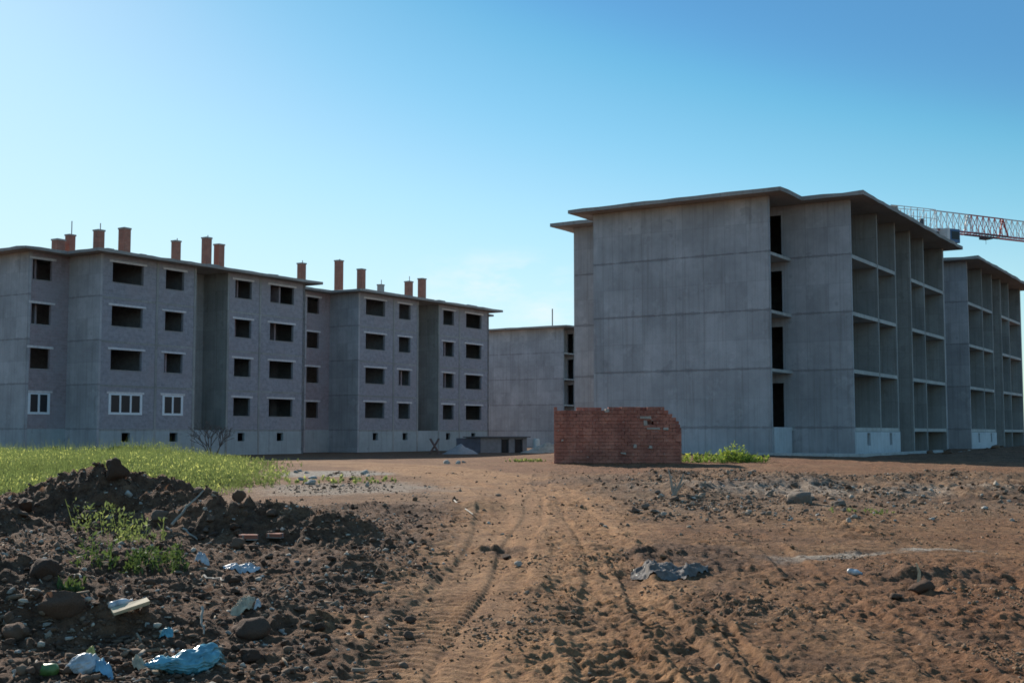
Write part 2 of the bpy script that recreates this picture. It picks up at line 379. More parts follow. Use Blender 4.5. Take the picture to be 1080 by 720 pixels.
def end_panels(m, axis, pos, t, a0, a1, splits=(), doors=()):
    """storey-high poured panels with thin open joints over a thinner backing"""
    cuts = [ZB] + FL + [RU]
    A = [a0] + list(splits) + [a1]
    g = .006
    for i in range(len(A) - 1):
        for j in range(len(cuts) - 1):
            z0 = cuts[j] + (g if j else 0); z1 = cuts[j + 1] - (g if j < len(cuts) - 2 else 0)
            x0 = A[i] + (g * .6 if i else 0); x1 = A[i + 1] - (g * .6 if i < len(A) - 2 else 0)
            dd = [(d[0], d[1], max(z0 - .001, d[2]), d[3]) for d in doors if d[2] < z1 and d[3] > z0]
            m.wall(axis, pos, t, x0, x1, z0, z1, dd)
    s = 1 if t > 0 else -1
    m.wall(axis, pos + s * .03, t - s * .06, a0 + .02, a1 - .02, ZB + .02, RU - .02, doors)

def shell(root, masonry):
    # front projection face, setback faces, far faces
    m = MB(); end_panels(m, 'x', -A_, .22, B_, C_, (8.6,)); m.build('end_wall', M['conc'], root)
    if masonry: doors = ()
    else: doors = [(3.8, 4.6, f + .02, f + 2.42) for f in FL]
    m = MB(); end_panels(m, 'x', 0, .2, 0, 4.9 if not masonry else B_ + .3, (), doors); m.build('setback_wall', M['conc'], root)
    m = MB(); end_panels(m, 'x', 0, .2, C_ - .5, D_); m.build('setback_wall', M['conc'], root)
    m = MB()
    m.wall('y', C_ - .2, .2, -A_ + .22, 0, ZB, RU); m.wall('y', D_ - .2, .2, .2, L_ - .2, ZB, RU)
    m.wall('x', L_, -.2, 0, B_ + .3, ZB, RU); m.wall('x', L_, -.2, C_ - .3, D_, ZB, RU)
    m.wall('x', L_ + A_, -.2, B_, C_, ZB, RU); m.wall('y', B_, .2, L_, L_ + A_ - .2, ZB, RU); m.wall('y', C_ - .2, .2, L_, L_ + A_ - .2, ZB, RU)
    m.build('rear_wall', M['conc'], root)

def make_open(label):
    root = thing('apartment_building', label, 'building', group='open concrete apartment shells')
    shell(root, False)
    # cross walls between the open bays
    for u0, u1, v1 in ((4.92, 5.10, 3.2), (8.62, 8.82, 3.2), (12.05, 12.25, 3.2), (15.3, 15.48, 3.2), (20.42, 20.62, 3.2)):
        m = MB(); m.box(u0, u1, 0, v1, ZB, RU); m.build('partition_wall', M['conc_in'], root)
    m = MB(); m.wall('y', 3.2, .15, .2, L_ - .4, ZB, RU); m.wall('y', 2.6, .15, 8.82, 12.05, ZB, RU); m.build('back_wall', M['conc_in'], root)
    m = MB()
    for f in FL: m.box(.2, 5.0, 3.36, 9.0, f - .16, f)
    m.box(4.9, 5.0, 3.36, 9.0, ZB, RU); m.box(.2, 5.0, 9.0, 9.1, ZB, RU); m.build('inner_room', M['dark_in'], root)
    for k, f in enumerate(FL):
        for u0, u1 in ((.2, 4.92), (5.10, 8.62), (12.25, 15.3), (15.48, 20.42)):
            m = MB(); m.box(u0, u1, .004, 3.2, f - .2, f); m.build('floor_slab', M['conc_edge'], root)
        m = MB(); m.box(-A_ + .22, 0, B_ - .004, 4.72, f - .16, f); m.build('loggia_slab', M['conc_edge'], root)
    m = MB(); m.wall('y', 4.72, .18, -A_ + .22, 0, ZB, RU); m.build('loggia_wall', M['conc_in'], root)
    m = MB(); m.box(-A_ + .25, -.38, B_ - .05, B_ + .1, ZB, 1.93); m.build('plinth_panel', M['white_panel'], root)
    m = MB(); m.wall('y', -.03, .15, .12, 8.86, ZB, 1.69, ((2.25, 2.85, .95, 1.62), (6.6, 7.15, .95, 1.62))); m.build('plinth_panel', M['white_panel'], root)
    m = MB(); m.box(.3, 8.5, .35, .5, ZB, 1.6); m.build('plinth_backing', M['conc_in'], root)
    r = ring_roof(root)
    return root

WIN1 = ((1.06, 3.80), (5.86, 7.62)); WIN2 = ((12.85, 14.66), (16.75, 19.52)); WINL = ((-2.98, -1.42),)
VENT1 = ((2.15, 2.90), (6.49, 7.26)); VENT2 = ((13.35, 14.1), (17.7, 18.45))

def make_masonry(label, framed, chimneys):
    root = thing('apartment_building', label, 'building', group='block walled apartment buildings')
    shell(root, True)
    for (u0, u1, wins, vents) in ((.2, 8.6, WIN1, VENT1), (12.25, 20.62, WIN2, VENT2)):
        ops = [(a, b, f + 1.05, f + 2.45) for f in FL for a, b in wins]
        m = MB(); m.wall('y', .03, .22, u0, u1, FL[0], RU, ops); m.build('block_wall', M['block'], root)
        m = MB(); m.wall('y', 0.015, .25, u0, u1, ZB, FL[0], [(a, b, 1.0, 1.64) for a, b in vents]); m.build('plinth', M['plinth'], root)
    m = MB(); m.wall('y', 0.012, .2, 8.85, 12.0, ZB, 1.85); m.build('plinth', M['plinth'], root)
    m = MB(); m.wall('y', B_ + .03, .2, -A_ + .22, 0, FL[0], RU, [(a, b, f + 1.05, f + 2.45) for f in FL for a, b in WINL]); m.build('block_wall', M['block_red'], root)
    m = MB(); m.wall('y', B_ + .02, .2, -A_ + .22, 0, ZB, FL[0]); m.build('plinth', M['plinth'], root)
    # columns and slab edges showing in the facade
    for u0, u1 in ((4.98, 5.18), (8.6, 8.82), (12.05, 12.25), (15.5, 15.7), (20.62, L_)):
        m = MB(); m.box(u0, u1, 0, .3 if u0 in (4.98, 15.5) else 2.8, ZB, RU); m.build('column', M['conc_in'], root)
    for f in FL:
        for segs in (((.2, 4.98), (5.18, 8.6)), ((12.25, 15.5), (15.7, 20.62))):
            for a, b in segs:
                m = MB(); m.box(a, b, .012, 2.8, f - .14, f); m.build('floor_slab', M['conc_in'], root)
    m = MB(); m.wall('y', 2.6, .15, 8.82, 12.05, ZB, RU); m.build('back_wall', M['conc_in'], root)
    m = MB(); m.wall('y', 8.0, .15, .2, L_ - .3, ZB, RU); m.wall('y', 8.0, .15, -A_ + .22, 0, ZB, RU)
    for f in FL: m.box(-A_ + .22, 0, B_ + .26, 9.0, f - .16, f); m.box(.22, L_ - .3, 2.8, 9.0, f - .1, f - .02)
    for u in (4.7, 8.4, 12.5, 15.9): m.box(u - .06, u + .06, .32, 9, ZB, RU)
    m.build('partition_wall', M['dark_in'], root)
    # lintels, and the few fitted windows
    def win(a, b, f, y, panes, isframe):
        j = random.uniform(-.03, .03)
        m = MB(); m.box(a - .28 + j, b + .26 + j, y - .035, y + .12, f + 2.455, f + 2.60, .018); m.build('lintel', M['lintel'], root)
        if not isframe:
            m = MB(); m.box(a - .06, b + .05, y - .02, y + .14, f + 1.0, f + 1.048, .008); m.build('sill', M['conc_in'], root)
            if random.random() < .45:      # end of an inner partition seen through the hole
                c = a + (b - a) * random.uniform(.35, .75); q = y + random.uniform(.5, 1.2); m = MB(); m.box(c - .08, c + .08, q, q + 1.2, f + .01, f + 2.8); m.build('room_wall', M['block_red'], root)
            return
        w = bpy.data.objects.new('window', None); COL.objects.link(w); w.parent = root
        m = MB(); z0, z1 = f + 1.052, f + 2.448; t = .10
        m.box(a - .1, b + .1, y - .03, y + .05, z0 - .06, z0 + t); m.box(a - .1, b + .1, y - .03, y + .05, z1 - t, z1 + .004)
        m.box(a - .1, a + t, y - .028, y + .048, z0 + t, z1 - t); m.box(b - t, b + .1, y - .028, y + .048, z0 + t, z1 - t)
        for k in range(1, panes):
            c = a + (b - a) * k / panes; m.box(c - .075, c + .075, y - .026, y + .046, z0 + t, z1 - t)
        m.build('frame', M['frame'], w, weld=False)
        for k in range(panes):
            c0 = a + (b - a) * k / panes + (.075 if k else t); c1 = a + (b - a) * (k + 1) / panes - (.075 if k < panes - 1 else t)
            m = MB(); m.box(c0, c1, y + .004, y + .012, z0 + t, z1 - t); m.build('pane', M['glass'], w)
    for i, f in enumerate(FL):
        for a, b in WIN1: win(a, b, f, .03, 3 if b - a > 2.2 else 2, framed and i == 0)
        for a, b in WIN2: win(a, b, f, .03, 3 if b - a > 2.2 else 2, False)
        for a, b in WINL: win(a, b, f, B_ + .03, 2, framed and i == 0)
    r = ring_roof(root)
    m = MB(); m.box(8.2, 13.0, 1.2, 6.5, RT - .01, RT + .42); m.build('roof_hatch', M['conc_roof'], r)
    for k in range(5):
        u = random.uniform(-.3, 20); m = MB(); m.box(u, u + random.uniform(.5, 1.6), -.8, -.3, RT - .01, RT + random.uniform(.06, .14), .02); m.build('loose_block', M['conc_in'], r)
    for u, v, zt, w, rod, col in chimneys:
        m = MB(); h = w * .41; m.box(u - h, u + h, v - h, v + h, RT - .02, zt - .12)
        c = m.build('chimney', M[col], r)
        m = MB(); m.box(u - h - .04, u + h + .04, v - h - .04, v + h + .04, zt - .12, zt, .01)
        if rod: m.bar((u + h * .4, v, zt), (u + h * .4, v, zt + rod), .035, 4)
        m.build('chimney_cap', M['conc_roof'], r)
    return root

def place(root, xy):
    root.location = (xy[0], xy[1], 0); root.rotation_euler = (0, 0, ROT)

b1 = make_open('big bare concrete apartment shell with open bays, nearest on the right behind the brick stack'); place(b1, PR)
b2 = copy_tree(b1); b2['label'] = 'open bare concrete apartment shell at the right edge, partly hidden behind the big one'; place(b2, PR + GAP * U2)
b3 = copy_tree(b1); b3['label'] = 'far small pale concrete building seen in the gap between the two building rows'; place(b3, PF)
m = MB(); m.bar((-2.5, 5.2, RT), (-2.5, 5.2, RT + 2.2), .07, 5); m.build('mast_pole', M['rod'], b3)
chA = [(.3, 5, 15.45, .8, 0, 'brick_ch'), (1.3, 5, 15.93, .62, 1.0, 'brick_ch'), (2.2, 3, 16.22, .68, .5, 'brick_ch'), (4.5, 3, 16.68, .76, 0, 'brick_ch'), (9.45, 3, 16.4, .62, .2, 'brick_ch'),
       (12.6, 3, 17.08, .68, .2, 'brick_ch'), (13.95, 3, 16.72, .72, 0, 'brick_ch'), (24.0, 3.3, 16.4, .66, .25, 'brick_ch')]
chB = [(3.15, 5, 17.6, .72, .15, 'brick_ch'), (3.97, 3, 16.75, .7, 0, 'brick_ch'), (6.85, 3, 15.6, .58, .45, 'conc_in'), (11.2, 3, 16.36, .72, .5, 'brick_ch'), (13.35, 3, 16.87, .72, 0, 'brick_ch')]
b4 = make_masonry('grey block apartment building at far left with white framed windows along its bottom storey', True, chA); place(b4, PL)
b5 = make_masonry('grey block apartment building with only unglazed window holes, right of the one with white frames', False, chB); place(b5, PL + GAP * U2)

kb = MB(); kb.box(-6.2, 9.5, -2.3, -2.05, -.6, .12, .01); kb.box(-6.2, -5.95, -2.04, 3.0, -.6, .12, .01)
k = kb.build('concrete_kerb', M['conc_edge'], None); k.location = (PR[0], PR[1], .52); k.rotation_euler = (0, 0, ROT); tag(k, 'low pale concrete kerb on the dark soil at the foot of the big open shell', 'kerb')

# ------------------------------------------------------------------ ground sheet
def gmat():
    m, nt, b = mat('bare_soil'); o = objco(nt)
    def att(n): a = N(nt, 'ShaderNodeAttribute'); a.attribute_name = n; return a.outputs['Fac']
    fine = noise(nt, o, 9, 8, .7); vf = noise(nt, o, 45, 4, .7); mid = noise(nt, o, 1.6, 7, .65); big = noise(nt, o, .3, 5, .6)
    base = mix(nt, ramp(nt, mid, [(.32, 0.0), (.68, 1.0)]), (.20, .098, .044), (.39, .215, .105))
    base = mix(nt, ramp(nt, big, [(.42, 0.0), (.62, .8)]), base, (.25, .115, .052))
    track = mix(nt, ramp(nt, mid, [(.3, 0.0), (.66, 1.0)]), (.32, .155, .068), (.49, .265, .125))
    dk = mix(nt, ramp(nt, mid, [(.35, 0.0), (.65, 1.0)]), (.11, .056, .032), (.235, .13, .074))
    grey = mix(nt, ramp(nt, mid, [(.35, 0.0), (.65, 1.0)]), (.16, .085, .045), (.34, .21, .12))
    red = mix(nt, ramp(nt, mid, [(.35, 0.0), (.65, 1.0)]), (.19, .082, .038), (.34, .16, .08))
    pal = mix(nt, ramp(nt, fine, [(.35, 0.0), (.65, 1.0)]), (.30, .24, .18), (.50, .44, .36))
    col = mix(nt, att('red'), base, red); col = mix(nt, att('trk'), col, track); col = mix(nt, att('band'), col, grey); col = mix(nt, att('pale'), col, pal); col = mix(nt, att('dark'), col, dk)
    vt = N(nt, 'ShaderNodeTexVoronoi'); vt.inputs['Scale'].default_value = 16; nt.links.new(o, vt.inputs['Vector'])
    pb = ramp(nt, vt.outputs['Distance'], [(.12, 1.0), (.2, 0.0)])
    col = mix(nt, math_(nt, 'MULTIPLY', ramp(nt, fine, [(.36, 1.0), (.54, 0.0)]), .85), col, (.36, .31, .29), 'MULTIPLY')
    col = mix(nt, math_(nt, 'MULTIPLY', ramp(nt, vf, [(.34, 1.0), (.48, 0.0)]), .6), col, (.45, .40, .38), 'MULTIPLY')
    col = mix(nt, ramp(nt, fine, [(.56, 0.0), (.72, .5)]), col, mix(nt, 1.0, col, (1.7, 1.75, 1.8), 'MULTIPLY'))
    col = mix(nt, math_(nt, 'MULTIPLY', pb, ramp(nt, vf, [(.5, 0.0), (.62, .55)])), col, (.36, .29, .22))
    nt.links.new(col, b.inputs['Base Color']); b.inputs['Roughness'].default_value = .97; b.inputs['Specular IOR Level'].default_value = .2
    bump(nt, b, mix(nt, .35, fine, vf), 1.0, .09)
    return m
def build_ground():
    rs = [.4, 1.2, 2.2, 3.2, 4.0, 4.7]
    d = 5.2
    while d < 70:
        rs.append(d); d += .018 * (d / 8) ** 1.55
    while d < 200: rs.append(d); d *= 1.02
    while d < 6000: rs.append(d); d *= 1.25
    rs = np.array(rs)
    f = math.radians(29)
    fine = np.linspace(-f, f, 760)
    co = np.linspace(f, 2 * math.pi - f, 92)[1:-1]
    ang = np.concatenate([fine, co]); na = len(ang); nr = len(rs)
    R, T = np.meshgrid(rs, ang, indexing='ij')
    X = R * np.sin(T); Y = R * np.cos(T)
    Z = height(X, Y)
    V = np.stack([X, Y, Z], -1).reshape(-1, 3)
    i = np.arange(nr - 1)[:, None] * na; j = np.arange(na)[None, :]; j2 = (j + 1) % na
    Fq = np.stack([i + j, i + na + j, i + na + j2, i + j2], -1).reshape(-1, 4)[:, ::-1]
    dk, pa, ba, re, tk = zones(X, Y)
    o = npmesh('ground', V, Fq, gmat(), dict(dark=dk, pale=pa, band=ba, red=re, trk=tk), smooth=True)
    # close the little hole under the photographer
    bm = bmesh.new(); bm.from_mesh(o.data); bm.verts.ensure_lookup_table(); bm.faces.new([bm.verts[k] for k in range(na)][::-1]); bm.to_mesh(o.data); bm.free()
    o['kind'] = 'structure'
    return o
build_ground()

# ------------------------------------------------------------------ stones
def ico(sub):
    bm = bmesh.new(); bmesh.ops.create_icosphere(bm, subdivisions=sub, radius=1)
    v = np.array([x.co[:] for x in bm.verts]); f = np.array([[q.index for q in p.verts] for p in bm.faces]); bm.free()
    return v, f
I1 = ico(1); I2 = ico(2); I3 = ico(3)
def lump(base, seed, flat=.65, ang=.35):
    v = base[0].copy(); r = np.random.default_rng(seed)
    for _ in range(11):      # chop flat faces so that it reads as a broken stone
        n = r.normal(size=3); n /= np.linalg.norm(n); d = r.uniform(.5, .82)
        k = v @ n - d; v = v - np.clip(k, 0, None)[:, None] * n
    q = vnoise(v[:, 0] * 1.7 + seed, v[:, 1] * 1.7 + v[:, 2] * 1.3, seed) * ang * .5 + vnoise(v[:, 0] * 5 + seed, v[:, 1] * 5 + v[:, 2] * 4, seed) * ang * .25
    v = v * (1 + q)[:, None] * np.array([1, r.uniform(.65, .95), flat])
    return v, base[1]

def stonemat(name, cols, attr=True):
    m, nt, b = mat(name); o = objco(nt)
    if attr:
        a = N(nt, 'ShaderNodeAttribute'); a.attribute_name = 'tone'; t = a.outputs['Fac']
    else: t = rnd(nt)
    n = len(cols); col = ramp(nt, t, [((i + .0) / max(1, n - 1), c) for i, c in enumerate(cols)])
    f = noise(nt, o, 14, 6, .7)
    col = mix(nt, math_(nt, 'MULTIPLY', ramp(nt, f, [(.35, 1.0), (.6, 0.0)]), .6), col, (.45, .42, .4), 'MULTIPLY')
    nt.links.new(col, b.inputs['Base Color']); b.inputs['Roughness'].default_value = .95; b.inputs['Specular IOR Level'].default_value = .25
    bump(nt, b, f, .6, .02)
    return m
DK = [(.07, .038, .024), (.115, .064, .04), (.165, .098, .062), (.22, .15, .1), (.24, .185, .135), (.50, .43, .34)]
GR = [(.08, .042, .024), (.15, .082, .048), (.22, .13, .078), (.27, .18, .12), (.38, .29, .21), (.58, .5, .41)]
TK = [(.19, .095, .045), (.22, .125, .065), (.28, .17, .095), (.33, .22, .14), (.42, .34, .26)]

def scatter(name, label, cat, P, size, tone, material, bases, sink=.25):
    """one mesh of countless small stones"""
    V = []; Fc = []; T = []; off = 0
    for (x, y), s, t in zip(P, size, tone):
        v, f = bases[rng.integers(len(bases))]
        a = rng.uniform(0, 6.28); c, sn = math.cos(a), math.sin(a); tx = rng.uniform(-.5, .5)
        w = v * s * rng.uniform(.7, 1.3, 3)
        w = np.stack([w[:, 0] * c - w[:, 1] * sn, w[:, 0] * sn + w[:, 1] * c, w[:, 2] + tx * w[:, 0] * .6], -1)
        V.append(w + np.array([x, y, 0])); Fc.append(f + off); off += len(v); T.append(np.full(len(v), t))
    z = height(P[:, 0], P[:, 1]) + size * sink
    for k in range(len(V)): V[k][:, 2] += z[k]
    o = npmesh(name, np.concatenate(V), np.concatenate(Fc), material, dict(tone=np.concatenate(T)))
    tag(o, label, cat, kind='stuff'); return o

small = [lump(I1, 100 + k, .6 + .1 * (k % 3), .5) for k in range(10)]
def sample(n, x0, x1, y0, y1, wfun, near=1.0):
    out = []
    while len(out) < n:
        k = 6000
        u = rng.uniform(0, 1, k); Y = y0 * (y1 / y0) ** u if near else rng.uniform(y0, y1, k)
        px = rng.uniform(0, 1, k); X = (x0 + (x1 - x0) * px) * Y
        w = wfun(X, Y); keep = rng.uniform(0, 1, k) < w
        out += list(np.stack([X, Y], -1)[keep])
    return np.array(out[:n])
def dz(X, Y):
    d, p, b, r, t_ = zones(X, Y); return np.clip(d * sst(.3, -.8, X - (-.72 + .036 * (Y - 8))) * (.25 + .75 * sst(-.3, .4, fbm(X * .8, Y * .6, 3, 133))), 0, 1)
P = sample(16000, -.56, .02, 7, 25, dz); s = np.clip(rng.lognormal(-4.15, .55, len(P)), .007, .07)
tone = np.clip(rng.beta(1.6, 2.6, len(P)), 0, 1); tone[rng.uniform(size=len(P)) < .13] = 1
scatter('rubble', 'dark clods and pale stone chips littering the tipped soil on the left', 'rubble', P, s, tone, stonemat('dark_clods', DK), small)
def bz(X, Y):
    d, p, b, r, t_ = zones(X, Y); return np.clip((.85 * b + .5 * p + .05) * (.15 + .85 * sst(-.25, .4, fbm(X * .5, Y * .35, 3, 143))), 0, 1) * sst(0, .3, X + 6)
P = sample(12000, -.2, .52, 19, 42, bz); s = np.clip(rng.lognormal(-3.85, .55, len(P)), .01, .11)
tone = np.clip(rng.beta(1.4, 1.6, len(P)), 0, 1)
scatter('rubble', 'grey broken stone strewn across the middle of the site', 'rubble', P, s, tone, stonemat('grey_stones', GR), small)
def tz(X, Y):
    d, p, b, r, t_ = zones(X, Y); return np.clip((1 - .6 * d) * sst(-.2, .3, X - (-.72 + .036 * (Y - 8))) * (.05 + .95 * sst(0, .5, fbm(X * .9, Y * .6, 4, 153))), 0, 1)
P = sample(6000, -.15, .5, 7, 26, tz); s = np.clip(rng.lognormal(-4.4, .5, len(P)), .006, .04)
scatter('rubble', 'small brown soil crumbs over the wheel track on the right', 'rubble', P, s, np.clip(rng.beta(1.8, 2.4, len(P)), 0, 1), stonemat('track_crumbs', TK), small)

# single stones and clods large enough to point at
ROCKM = stonemat('rock_grey', [(.13, .085, .06), (.19, .14, .105), (.25, .195, .15)], False)
CLODM = stonemat('clod_dark', [(.085, .048, .031), (.135, .078, .05), (.19, .115, .075)], False)
PALEM = stonemat('rock_pale', [(.34, .30, .25), (.46, .42, .36), (.55, .5, .43)], False)
OCHM = stonemat('clod_ochre', [(.19, .10, .05), (.25, .14, .075), (.3, .19, .11)], False)
big = [lump(I3, 300 + k, .7, .45) for k in range(7)]
_q = [np.random.default_rng(900 + k) for k in range(4)]
for k in range(4):      # weathered boulders, edges knocked off
    v = I3[0].copy()
    for _ in range(6):
        n_ = _q[k].normal(size=3); n_ /= np.linalg.norm(n_); d_ = _q[k].uniform(.6, .85); v = v - np.clip(v @ n_ - d_, 0, None)[:, None] * n_ * .8
    v = v * (1 + .2 * vnoise(v[:, 0] * 1.3 + k * 3, v[:, 1] * 1.3 + v[:, 2], 40 + k) + .12 * vnoise(v[:, 0] * 3.5 + k, v[:, 1] * 3.5 + v[:, 2] * 2.5, 60 + k) + .11 * vnoise(v[:, 0] * 8 + k, v[:, 1] * 8 + v[:, 2] * 7, 70 + k))[:, None]
    big.append((v * np.array([1, .8, .8]), I3[1]))
_rm = {}
def rock(name, label, cat, px, py, size, matl, group=None, seed=0, flat=1.0, sink=.3, rot=None, xy=None):
    x, y = xy if xy is not None else pix(px, py)
    key = (seed % 11, matl.name)
    if key not in _rm:
        o = npmesh(name, big[key[0]][0], big[key[0]][1], matl, smooth=False); _rm[key] = o.data
    else:
        o = bpy.data.objects.new(name, _rm[key]); COL.objects.link(o)
    o.scale = (size, size, size * flat); o.location = (x, y, H(x, y) + size * flat * sink); o.rotation_euler = (random.uniform(-.2, .2), random.uniform(-.2, .2), random.uniform(0, 6.28) if rot is None else rot)
    return tag(o, label, cat, group)
rock('soil_clod', 'dark pointed clod on the very top of the tall left soil mound', 'clod', 121, 506, .21, CLODM, seed=1, flat=1.1, sink=.45)
rock('soil_clod', 'reddish clod standing up against the grass at the left end of the mound', 'clod', 28, 541, .16, CLODM, seed=2, flat=1.1, sink=.4)
rock('soil_clod', 'small upright dark clod crowning the second mound beside the grass', 'clod', 252, 529, .12, CLODM, seed=3, flat=1.3, sink=.4)
rock('boulder', 'rounded grey boulder half buried in front of the left mound', 'rock', 66, 648, .16, CLODM, seed=7, flat=.85, sink=.15)
rock('boulder', 'brown rounded boulder below the long dark ridge at left', 'rock', 45, 606, .19, CLODM, seed=8, flat=.8, sink=.15)
rock('boulder', 'lone rounded grey boulder in the stone rubble right of the brick stack', 'rock', 847, 531, .28, ROCKM, seed=9, flat=.85, sink=.35)
rock('boulder', 'squat grey boulder a step right of the rounded one in the rubble', 'rock', 884, 533, .18, ROCKM, seed=2, flat=.7, sink=.3)
rock('boulder', 'grey angular stone leaning on the slope of the tall left mound', 'rock', 170, 548, .15, ROCKM, seed=0, flat=.9, sink=.4)
rock('boulder', 'dark grey lump near the blue bag with a bent straw lying on it', 'rock', 263, 668, .16, CLODM, seed=10, flat=.7, sink=.2)
rock('boulder', 'flat brown lump right next to the end of the blue bag', 'rock', 265, 697, .11, CLODM, seed=1, flat=.6, sink=.2)
rock('boulder', 'round brown clod at the lower left edge of the picture', 'clod', 18, 672, .12, CLODM, seed=10, flat=.75, sink=.1)
rock('pale_stone', 'yellowish pale stone below the top of the tall mound', 'stone', 136, 524, .075, PALEM, seed=5)
rock('pale_stone', 'pale stone beside a small dark lump in the middle of the track', 'stone', 546, 597, .055, PALEM, seed=3)
rock('soil_clod', 'small dark lump in the middle of the track', 'clod', 535, 590, .10, CLODM, seed=4, flat=.7)
rock('soil_clod', 'dark broken clod with a pale splinter on the right side of the site', 'clod', 972, 624, .14, CLODM, seed=0, flat=.8)
rock('soil_clod', 'low dark clod left of the one with the pale splinter', 'clod', 945, 630, .08, CLODM, seed=5, flat=.6)
def rocks(n, name, label, cat, group, region, srange, matl, w=None):
    k = 0; t = 0
    while k < n and t < 4000:
        t += 1
        px = random.uniform(region[0], region[1]); py = random.uniform(region[2], region[3])
        x, y = pix(px, py)
        rock(name, label, cat, 0, 0, random.uniform(*srange) * random.uniform(.7, 1.2), matl, group, seed=random.randrange(7), flat=random.uniform(.55, 1), sink=random.uniform(.1, .4), xy=(x, y)); k += 1
rocks(34, 'soil_clod', 'dark earth clod on the slope of the tipped mounds at left', 'clod', 'dark clods on the left mounds', (2, 300, 520, 590), (.045, .12), CLODM)
rocks(40, 'soil_clod', 'dark earth clod in the littered soil at the lower left', 'clod', 'dark clods in the lower left litter', (2, 330, 600, 716), (.03, .075), CLODM)
rocks(26, 'soil_clod', 'dark clod in the churned soil left of the wheel track', 'clod', 'dark clods beside the track', (300, 470, 545, 700), (.03, .065), CLODM)
rocks(24, 'pale_stone', 'small pale stone chip among the dark clods at left', 'stone', 'pale chips on the left', (2, 330, 530, 716), (.018, .042), PALEM)
rocks(26, 'grey_stone', 'grey stone lying in the rubble strip right of the track', 'stone', 'grey stones of the right rubble strip', (650, 1078, 512, 545), (.06, .13), ROCKM)
rocks(26, 'pale_stone', 'pale stone lying in the rubble strip right of the track', 'stone', 'pale stones of the right rubble strip', (650, 1078, 515, 550), (.035, .075), PALEM)
rocks(26, 'soil_clod', 'ochre clod on the bare ground right of the track', 'clod', 'ochre clods on the right', (690, 1078, 560, 714), (.02, .045), OCHM)
rocks(10, 'pale_stone', 'pale stone at the far left edge of the track below the shaded block building', 'stone', 'pale stones at the far track edge', (300, 400, 496, 512), (.08, .18), PALEM)
for k in range(22):      # spoil along the foot of the open shell
    lu_ = random.uniform(-2, 26); lv_ = random.uniform(-9, -2.6); p_ = PR + lu_ * U2 + lv_ * V2
    rock('soil_clod', 'big dark clod in the shaded soil bank below the open shells', 'clod', 0, 0, random.uniform(.14, .38), CLODM, 'clods below the open shells', seed=random.randrange(7), flat=random.uniform(.5, .9), sink=.2, xy=(float(p_[0]), float(p_[1])))
for k in range(12):
    lu_ = random.uniform(-1, 22); lv_ = random.uniform(-6, -2.6); p_ = PR + lu_ * U2 + lv_ * V2
    rock('pale_stone', 'pale concrete lump in the shaded soil bank below the open shells', 'stone', 0, 0, random.uniform(.1, .2), PALEM, 'pale lumps below the open shells', seed=random.randrange(7), flat=.6, sink=.2, xy=(float(p_[0]), float(p_[1])))
for px, py, s, q in ((471, 489, .16, 'leftmost white stone of the row on the crest before the far shed'), (483, 489, .13, 'middle white stone of the row on the crest before the far shed'), (489, 488, .1, 'last small white stone of the row on the crest before the far shed')):
    rock('white_stone', q, 'stone', px, py, s, PALEM, seed=px)

